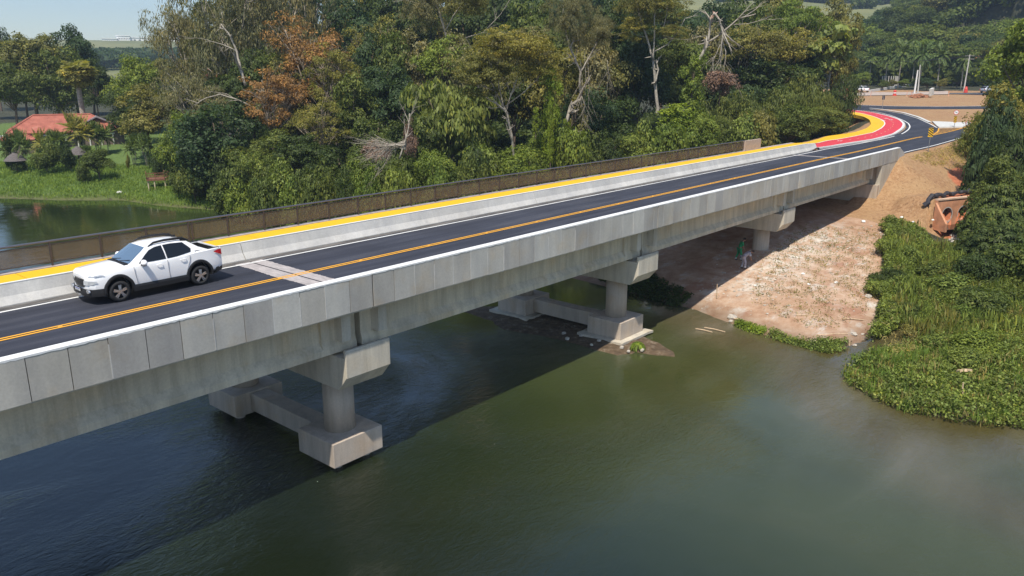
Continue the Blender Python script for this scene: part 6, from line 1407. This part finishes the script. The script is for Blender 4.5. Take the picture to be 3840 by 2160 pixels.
# ------------------------------------------------------------------ farmhouse and garden things on the left bank
def hip_house(name, label, px, D, w_, dpt, eave, ridge, rz, roofm, wall=PLAST, over=.9, cat='house', base=None):
    g = atd(px, 300, D); zb = hz(g.x, g.y) if base is None else base; e = empty(name, (g.x, g.y, zb), rz, label, cat)
    m = MB(); m.box(-w_/2+over, w_/2-over, over, dpt-over, -.3, eave-.05); wl = m.build('wall', wall, e)
    m = MB(); A = [(-w_/2, 0, eave), (w_/2, 0, eave), (w_/2, dpt, eave), (-w_/2, dpt, eave), (-w_/2+dpt*.5, dpt/2, ridge), (w_/2-dpt*.5, dpt/2, ridge)]
    m.add(A, [[0, 1, 5, 4], [1, 2, 5], [2, 3, 4, 5], [3, 0, 4]]); m.add([(x, y, z-.14) for x, y, z in A[:4]], [[3, 2, 1, 0]]); m.add([p for p in A[:4]]+[(x, y, z-.14) for x, y, z in A[:4]], [[0, 4, 5, 1], [1, 5, 6, 2], [2, 6, 7, 3], [3, 7, 4, 0]])
    rf = m.build('roof', roofm, e); m = MB(); m.tube([A[4], A[5]], .16, 8)
    for a_, b_ in ((0, 4), (1, 5), (2, 5), (3, 4)): m.tube([A[a_], A[b_]], .12, 6)
    m.build('ridge_tiles', roofm, rf); return e, zb
q = N('tile_roof'); wv = q.n.new('ShaderNodeTexWave'); wv.inputs['Scale'].default_value = 2.2; wv.bands_direction = 'X'; q.l.new(q.tc(), wv.inputs['Vector']); wv2 = q.n.new('ShaderNodeTexWave'); wv2.inputs['Scale'].default_value = 1.1; wv2.bands_direction = 'Y'; q.l.new(q.tc(), wv2.inputs['Vector'])
b_ = q.ramp(q.noise(1.2, 6), [(.3, (.30, .095, .065)), (.6, (.43, .14, .095)), (.8, (.48, .22, .16))]); b_ = q.mix(.4, b_, q.ramp(wv2.outputs[0], [(.0, (.6, .6, .6)), (.4, (1.1, 1.1, 1.1))]), 'MULTIPLY'); q.col(b_); q.set(Roughness=.85); q.bump(wv.outputs[0], .6, .06); TILE = q.m
rzh = -.35
e, zb = hip_house('farmhouse', 'long farmhouse with a large red tiled hip roof behind the garden palms', 158, 141, 15.5, 7.6, 2.5, 4.9, rzh, TILE, plain('dim_wall', (.16, .12, .10), .9))
m = MB()
for i in range(9): x = -6.6+i*1.65; m.box(x-.09, x+.09, .25, .43, 0, 2.1)
m.box(-6.9, 6.9, .22, .44, 2.0, 2.15); m.build('veranda_posts', PLAST, e)
for x in (-4.5, -1.5, 1.8, 4.4): m = MB(); m.box(x-.5, x+.5, .84, .90, .5, 1.7); m.build('window', GLS, e)
hip_house('farm_annex', 'low annex with a red tiled roof right of the farmhouse', 258, 141, 6.6, 4.5, 2.6, 3.5, rzh, TILE, plain('dim_wall', (.16, .12, .10), .9), .5)
g = atd(243, 300, 143); e = empty('gable_shed', (g.x, g.y, hz(g.x, g.y)), rzh, 'small dark gabled shed between the farmhouse roof and the annex roof', 'shed'); m = MB(); m.box(-1.4, 1.4, 0, 2.6, 0, 3.4); m.build('wall', plain('dark_timber', (.05, .035, .03), .9), e); m = MB(); m.prism([(-2.2, 3.2), (0, 4.3), (2.2, 3.2), (2.2, 3.05), (0, 4.12), (-2.2, 3.05)], -.4, 3, 'y'); m.build('roof', plain('grey_roof', (.22, .20, .21), .8), e)
hip_house('garden_hut', 'little red roofed hut at the left photo edge below the trees', 36, 138, 4.5, 3.4, 2.2, 3.1, rzh, TILE, plain('dim_wall', (.16, .12, .10), .9), .4)
for i, (px, D, wd) in enumerate([(184, 124, 2.8), (22, 124, 2.8)]):
    g = atd(px, 300, D); e = empty('thatched_shelter', (g.x, g.y, hz(g.x, g.y)), 0, ['grey thatched parasol shelter right of the clipped dark shrub', 'grey thatched shelter at the left edge of the garden'][i], 'shelter'); m = MB(); m.tube([(0, 0, 1.7), (0, 0, 2.2), (0, 0, 2.8)], [wd*.5, wd*.34, .08], 14); m.build('roof', plain('grey_thatch', (.12, .105, .10), .95, 0, .3, 9), e); m = MB(); m.tube([(0, 0, -.2), (0, 0, 2.3)], .09, 8); m.build('post', WOOD, e)
def table(px, py, z0, w_, label):
    g = onz(px, py, z0); z = hz(g.x, g.y); e = empty('garden_table', (g.x, g.y, z), rzh+.1, label, 'table', 'white garden tables'); m = MB(); m.box(-w_/2, w_/2, -.4, .4, .70, .78); m.build('tabletop', WHITE, e, bevel=.02)
    for sx in (-1, 1): m = MB(); m.box(sx*w_*.36-.07, sx*w_*.36+.07, -.25, .25, 0, .70); m.build('leg', WHITE, e)
    for sy in (-.8, .8): m = MB(); m.box(-w_/2, w_/2, sy-.15, sy+.15, .40, .45); m.box(-w_*.35, -w_*.30, sy-.1, sy+.1, 0, .4); m.box(w_*.30, w_*.35, sy-.1, sy+.1, 0, .4); m.build('bench', WHITE, e)
table(178, 356, 2.6, 2.0, 'white concrete table with benches in the middle of the garden, upper one'); table(155, 338, 2.8, 1.8, 'pale bench table in front of the farmhouse veranda'); table(160, 381, 2.0, 2.0, 'white table and bench at the foot of the garden near the bank'); table(22, 382, 2.0, 2.2, 'white bench table at the left photo edge'); table(45, 372, 2.2, 2.0, 'pale garden table second from the left photo edge')
g = onz(203, 360, 2.4); e = empty('rowing_boat', (g.x, g.y, hz(g.x, g.y)+.1), .2, 'small grey blue rowing boat lying on the lawn', 'boat'); m = MB(); secs = []
for t in np.linspace(-1, 1, 11): y = .55*(1-abs(t)**2.4)+.02; x = t*1.9; secs.append([(x, -y, .45+.12*t*t), (x, -y*.8, .1), (x, 0, .0), (x, y*.8, .1), (x, y, .45+.12*t*t)])
m.loft(secs); m.build('hull', plain('grey_blue_hull', (.16, .20, .25), .6), e); m = MB(); m.box(-.9, -.7, -.45, .45, .36, .40); m.box(.5, .7, -.45, .45, .36, .40); m.build('seat', WOOD, e)
# viewing platform
g = Vector(atd(380, 300, 106.5)); zb = hz(g.x, g.y); e = empty('viewing_platform', (g.x, g.y, zb), -.42, 'brown wooden viewing platform on stilts at the edge of the grassy bank', 'platform'); zt = atd(380, 449, 106.5).z-zb
RW = plain('red_brown_wood', (.20, .085, .05), .8, 0, .3, 6); PWD = plain('pale_stilt_wood', (.48, .40, .27), .85, 0, .2, 6)
m = MB()
for i in range(12): m.box(-1.3+i*.235, -1.3+i*.235+.225, -.9, 1.6, zt-.05, zt)
m.box(-1.32, 1.52, -.95, -.9, zt-.18, zt+.01); m.build('deck_boards', RW, e)
for x, y in ((-1.15, -.75), (-.45, -.8), (.75, -.8), (-1.1, 1.3), (1.3, 1.3)): m = MB(); m.tube([(x, y, -.8), (x, y, zt-.05)], .085, 8); m.build('stilt', PWD, e)
for (a_, b_) in (((-1.3, -.9), (.7, -.9)), ((-1.3, -.9), (-1.3, 1.5)), ((.7, -.9), (.7, -.6)), ((.75, 1.5), (1.5, -.9))):
    m = MB()
    for z in (.22, .45, .72): m.beam((a_[0], a_[1], zt+z), (b_[0], b_[1], zt+z), .04, .09)
    for t in (0, .5, 1): m.beam((a_[0]+(b_[0]-a_[0])*t, a_[1]+(b_[1]-a_[1])*t, zt), (a_[0]+(b_[0]-a_[0])*t, a_[1]+(b_[1]-a_[1])*t, zt+.78), .08, .08)
    m.build('railing', RW, e)
g = onz(300, 484, .6); m = MB(); m.blob((0, 0, .12), .32, (1.3, 1, .6), 8, 2, .2); tag(m.build('stone', plain('bright_white_scrap', (.75, .74, .70), .7), loc=(g.x, g.y, hz(g.x, g.y))), 'white stone lying in the bank grass left below the wooden platform', 'stone')
# flower pot bush, far houses, factory
for nm, lab, px, D, wd, dp_, ev, rg in (('hill_house', 'house with an orange tiled roof among the trees above the palm grove', 2416, 246, 6, 4.5, 3.0, 5.0),):
    g = atd(px, 300, D); zt_ = atd(px, 150, D).z; hip_house(nm, lab, px, D, wd, dp_, 3, 5.4, -1.2, TILE, plain('dim_wall', (.16, .12, .10), .9), .9, base=zt_-3)
for px, py, D, lab in ((520, 192, 145, 'terracotta roof glimpsed between the eucalyptus trees at the left'), (842, 200, 142, 'patch of terracotta roof glimpsed behind the branches right of the orange tree')):
    hip_house('distant_house', lab, px, D, 5.5, 4, 2.6, 4.2, -.5, TILE, PLAST, .3, base=atd(px, py, D).z-2.8)
FW = plain('white_factory_panel', (.90, .90, .88), .6, 0, .02, .05)
def block(name, x0, x1, y0, y1, D, lab, dpt=30, cat='factory building', grp=None, dark=False):
    a, b = Vector(atd(x0, y1, D)), Vector(atd(x1, y1, D)); zt_ = atd((x0+x1)/2, y0, D).z; zb = min(hz(a.x, a.y), a.z)-3; e = empty(name, (a.x, a.y, zb), math.atan2(b.y-a.y, b.x-a.x), lab, cat, grp); L_ = (Vector((b.x, b.y))-Vector((a.x, a.y))).length
    m = MB(); m.box(0, L_, 0, dpt, 0, zt_-zb); m.build('wall', FW, e); m = MB(); m.box(-.5, L_+.5, -.5, dpt, zt_-zb, zt_-zb+.6); m.build('roof', plain('pale_flat_roof', (.85, .85, .85), .8), e)
    m = MB(); 
    for t in np.arange(.08, .95, .12): m.box(L_*t, L_*t+L_*.05, -.25, -.05, (zt_-zb)*.62, (zt_-zb)*.72)
    m.build('windows', GLS, e)
    if dark: m = MB(); m.box(L_*.45, L_*.72, -.4, -.1, 3, (zt_-zb)*.55); m.build('loading_door', BLACK, e)
block('factory', 258, 296, 97.5, 104, 940, 'low white factory building at the left end of the factory row')
block('factory', 294, 328, 90.5, 103, 950, 'tallest white factory building with a boxy top')
block('factory', 328, 432, 95.5, 104, 955, 'long low white factory building in the middle of the row')
block('factory', 436, 478, 91, 103, 940, 'white factory building with a dark loading door', dark=True)
block('factory', 498, 548, 95, 102, 960, 'white factory building at the right end of the row behind the tree branches')
for px, py, D, w_, lab in ((1665, 17, 480, 8, 'tiny red roofed house on the pale far hillside at the top of the photo'), (1640, 19, 500, 10, 'long low brown roofed building left of the tiny red roofed house'), (1608, 3, 560, 7, 'tiny pale house at the very top beside the white forked trunk')):
    g = atd(px, py, D); e, zb_ = hip_house('distant_house', lab, px, D, w_, 5, 2.6, 4.2, -.9, TILE if 'red' in lab else plain('brown_roof', (.20, .10, .07), .8), PLAST, .3, base=g.z-2.6)

# ------------------------------------------------------------------ the two workers under the bridge
SKIN = plain('skin', (.27, .14, .09), .6, 0, .1, 10); HAIR = plain('dark_hair', (.012, .009, .008), .8)
def skin_obj(name, V, E, Rr, m_, parent, sub=2):
    me = bpy.data.meshes.new(name); me.from_pydata([tuple(v) for v in V], E, []); me.update(); o = link(name, me, m_, parent)
    s = o.modifiers.new('s', 'SKIN'); 
    if not me.skin_vertices: 
        bmx = bmesh.new(); bmx.from_mesh(me); bmx.verts.layers.skin.verify(); bmx.to_mesh(me); bmx.free()
    for v, r_ in zip(me.skin_vertices[0].data, Rr): v.radius = (r_, r_) if not hasattr(r_, '__len__') else r_
    me.skin_vertices[0].data[0].use_root = True
    s.use_smooth_shade = True; u = o.modifiers.new('u', 'SUBSURF'); u.levels = u.render_levels = sub; return o
def person(label, loc, rz, J, shirt, trousers, hold=None):
    e = empty('person', loc, rz, label, 'person'); P = {k: Vector(v) for k, v in J.items()}
    V, E, Rr = [], [], []; idx = {}
    def add(k, p, r_): idx[k] = len(V); V.append(p); Rr.append(r_)
    def lnk(*ks):
        for a_, b_ in zip(ks[:-1], ks[1:]): E.append((idx[a_], idx[b_]))
    add('hip', P['hip'], .13); add('waist', P['hip'].lerp(P['chest'], .45), .12); add('chest', P['chest'], (.15, .12)); add('neckb', P['neck'], .07); add('neck', P['neck'].lerp(P['head'], .35), .052)
    hd = (P['head']-P['neck']).normalized(); add('jaw', P['neck'].lerp(P['head'], .75), .075); add('skull', P['head']+hd*.02, .095); add('top', P['head']+hd*.10, .07); lnk('hip', 'waist', 'chest', 'neckb', 'neck', 'jaw', 'skull', 'top')
    f = P['face']; add('nose', P['head']+f*.115-hd*.01, .014); lnk('skull', 'nose')
    for s in ('l', 'r'):
        add('sh'+s, P['sh'+s], .062); add('el'+s, P['el'+s], .042); add('wr'+s, P['wr'+s], .028); add('palm'+s, P['wr'+s]+(P['wr'+s]-P['el'+s]).normalized()*.075, (.036, .018)); lnk('chest', 'sh'+s, 'el'+s, 'wr'+s, 'palm'+s)
        add('hp'+s, P['hip'].lerp(P['kn'+s], .12)+Vector((0, .085 if s == 'l' else -.085, 0)), .095); add('kn'+s, P['kn'+s], .06); add('an'+s, P['an'+s], .042); add('toe'+s, P['an'+s]+Vector((.16, 0, -.055)), .035); lnk('hip', 'hp'+s, 'kn'+s, 'an'+s, 'toe'+s)
    b = skin_obj('body', V, E, Rr, SKIN, e)
    for s in ('l', 'r'):
        w_ = P['wr'+s]; d = (w_-P['el'+s]).normalized(); sd = Vector((0, 1, 0)); pn = d.cross(sd).normalized(); pm_ = w_+d*.10
        for k, (o_, L_) in enumerate(((-.03, .062), (-.01, .075), (.01, .07), (.028, .055))):
            a_ = pm_+sd*o_; q1 = a_+d*L_*.45+pn*.008; q2 = q1+(d*.7+pn*.6).normalized()*L_*.35; q3 = q2+(d*.4+pn*.8).normalized()*L_*.25; skin_obj('finger', [a_-d*.02, q1, q2, q3], [(0, 1), (1, 2), (2, 3)], [.010, .0095, .009, .008], SKIN, b, 1)
        si = 1 if s == 'r' else -1; a_ = w_+d*.03+sd*.03*si; q1 = a_+(d*.6+sd*si*.7).normalized()*.04; q2 = q1+(d*.9+sd*si*.1).normalized()*.03; skin_obj('thumb', [a_-sd*.015*si, q1, q2], [(0, 1), (1, 2)], [.012, .010, .009], SKIN, b, 1)
        c_ = P['head']+f*.075+hd*.012+Vector((0, .032*si, 0)); m = MB(); m.blob(c_, .014, (1, 1, 1), 8, 1, 0); m.build('eye', plain('eye', (.03, .02, .02), .2), b)
        m = MB(); m.blob(P['head']+Vector((0, .098*si, 0))-f*.01, .028, (.6, .35, 1), 8, 1, 0); m.build('ear', SKIN, b)
    m = MB(); c_ = P['head']+f*.088-hd*.045; m.blob(c_, .02, (.5, 1.3, .35), 8, 1, 0); m.build('mouth', plain('lips', (.22, .08, .06), .6), b)
    m = MB(); m.blob(P['head']+hd*.055-f*.022, .108, (1, .98, .82), 12, 3, .03); m.build('hair', HAIR, b, smooth=True)
    sh = skin_obj('shirt', [P['hip']+Vector((0, 0, .02)), P['hip'].lerp(P['chest'], .5), P['chest'], P['neck'].lerp(P['chest'], .25), P['shl'], P['shl'].lerp(P['ell'], .75), P['shr'], P['shr'].lerp(P['elr'], .75)], [(0, 1), (1, 2), (2, 3), (2, 4), (4, 5), (2, 6), (6, 7)], [.155, .15, (.18, .15), .10, .085, .07, .085, .07], shirt, e)
    tr_ = skin_obj('trousers', [P['hip']+Vector((0, 0, .03)), V[idx['hpl']], P['knl'], P['anl']+Vector((0, 0, .06)), V[idx['hpr']], P['knr'], P['anr']+Vector((0, 0, .06))], [(0, 1), (1, 2), (2, 3), (0, 4), (4, 5), (5, 6)], [.155, .125, .085, .07, .125, .085, .07], trousers, e)
    for s in ('l', 'r'):
        m = MB()
        for t in (.70, .86): c_ = P['kn'+s].lerp(P['an'+s], t); c2 = P['kn'+s].lerp(P['an'+s], t+.09); m.tube([c_, c2], .078, 12)
        m.build('reflective_band', WHITE, tr_)
        a_ = P['an'+s]; skin_obj('boot', [a_+Vector((0, 0, .10)), a_+Vector((0, 0, -.03)), a_+Vector((.09, 0, -.045)), a_+Vector((.17, 0, -.05))], [(0, 1), (1, 2), (2, 3)], [.058, .055, .05, .038], plain('work_boot', (.05, .035, .03), .7), e)
    return e, P
rp = math.atan2(-.76, .65)
fa, fb = at_ground(1859.5, 655), at_ground(1870.5, 676)
GRN = plain('green_workwear', (.015, .23, .09), .8, 0, .15, 12); GRY = plain('grey_workwear', (.38, .36, .42), .8, 0, .15, 12)
person('worker in green overalls leaning forward in the shade under the bridge', (fa.x, fa.y, fa.z), rp+.15, dict(hip=(-.04, 0, .90), chest=(.09, 0, 1.26), neck=(.19, 0, 1.43), head=(.29, 0, 1.55), face=(.8, 0, -.6),
    shl=(.10, .19, 1.33), ell=(.13, .22, 1.05), wrl=(.27, .16, .86), shr=(.10, -.19, 1.33), elr=(.14, -.22, 1.05), wrr=(.28, -.15, .86), knl=(-.08, .12, .48), anl=(-.24, .13, .09), knr=(.08, -.11, .47), anr=(.06, -.12, .09)), GRN, GRN)
e, P = person('worker in grey overalls with white bands bending over beside the worker in green', (fb.x, fb.y, fb.z), rp+.1, dict(hip=(-.10, 0, .90), chest=(.24, 0, 1.12), neck=(.42, 0, 1.21), head=(.56, 0, 1.23), face=(.55, 0, -.83),
    shl=(.30, .19, 1.17), ell=(.36, .22, .90), wrl=(.46, .10, .70), shr=(.30, -.19, 1.17), elr=(.36, -.22, .90), wrr=(.48, -.08, .68), knl=(.0, .12, .50), anl=(-.12, .13, .09), knr=(.06, -.11, .49), anr=(.04, -.12, .09)), GRY, GRY)
m = MB()
for s in (1, -1): m.tube([P['shl' if s > 0 else 'shr'].lerp(P['ell' if s > 0 else 'elr'], t) for t in (.35, .48)], .088, 12); m.tube([P['shl' if s > 0 else 'shr'].lerp(P['ell' if s > 0 else 'elr'], t) for t in (.62, .72)], .082, 12)
m.build('sleeve_band', WHITE, e)
# ------------------------------------------------------------------ haze
if HAZE:
    m = MB(); m.box(-1000, 2100, -700, 2100, -6, 170); q = N('air_haze'); q.n.remove(q.b); pv = q.n.new('ShaderNodeVolumePrincipled'); pv.inputs['Density'].default_value = HAZE; pv.inputs['Color'].default_value = (.66, .82, 1.0, 1); pv.inputs['Anisotropy'].default_value = .25
    q.l.new(pv.outputs[0], q.n['Material Output'].inputs['Volume']); m.build('haze', q.m, None, 'stuff')
for _o in bpy.data.objects:
    if 'label' in _o and not 4 <= len(_o['label'].split()) <= 16: print('LABEL LEN', _o.name, len(_o['label'].split()), _o['label'])
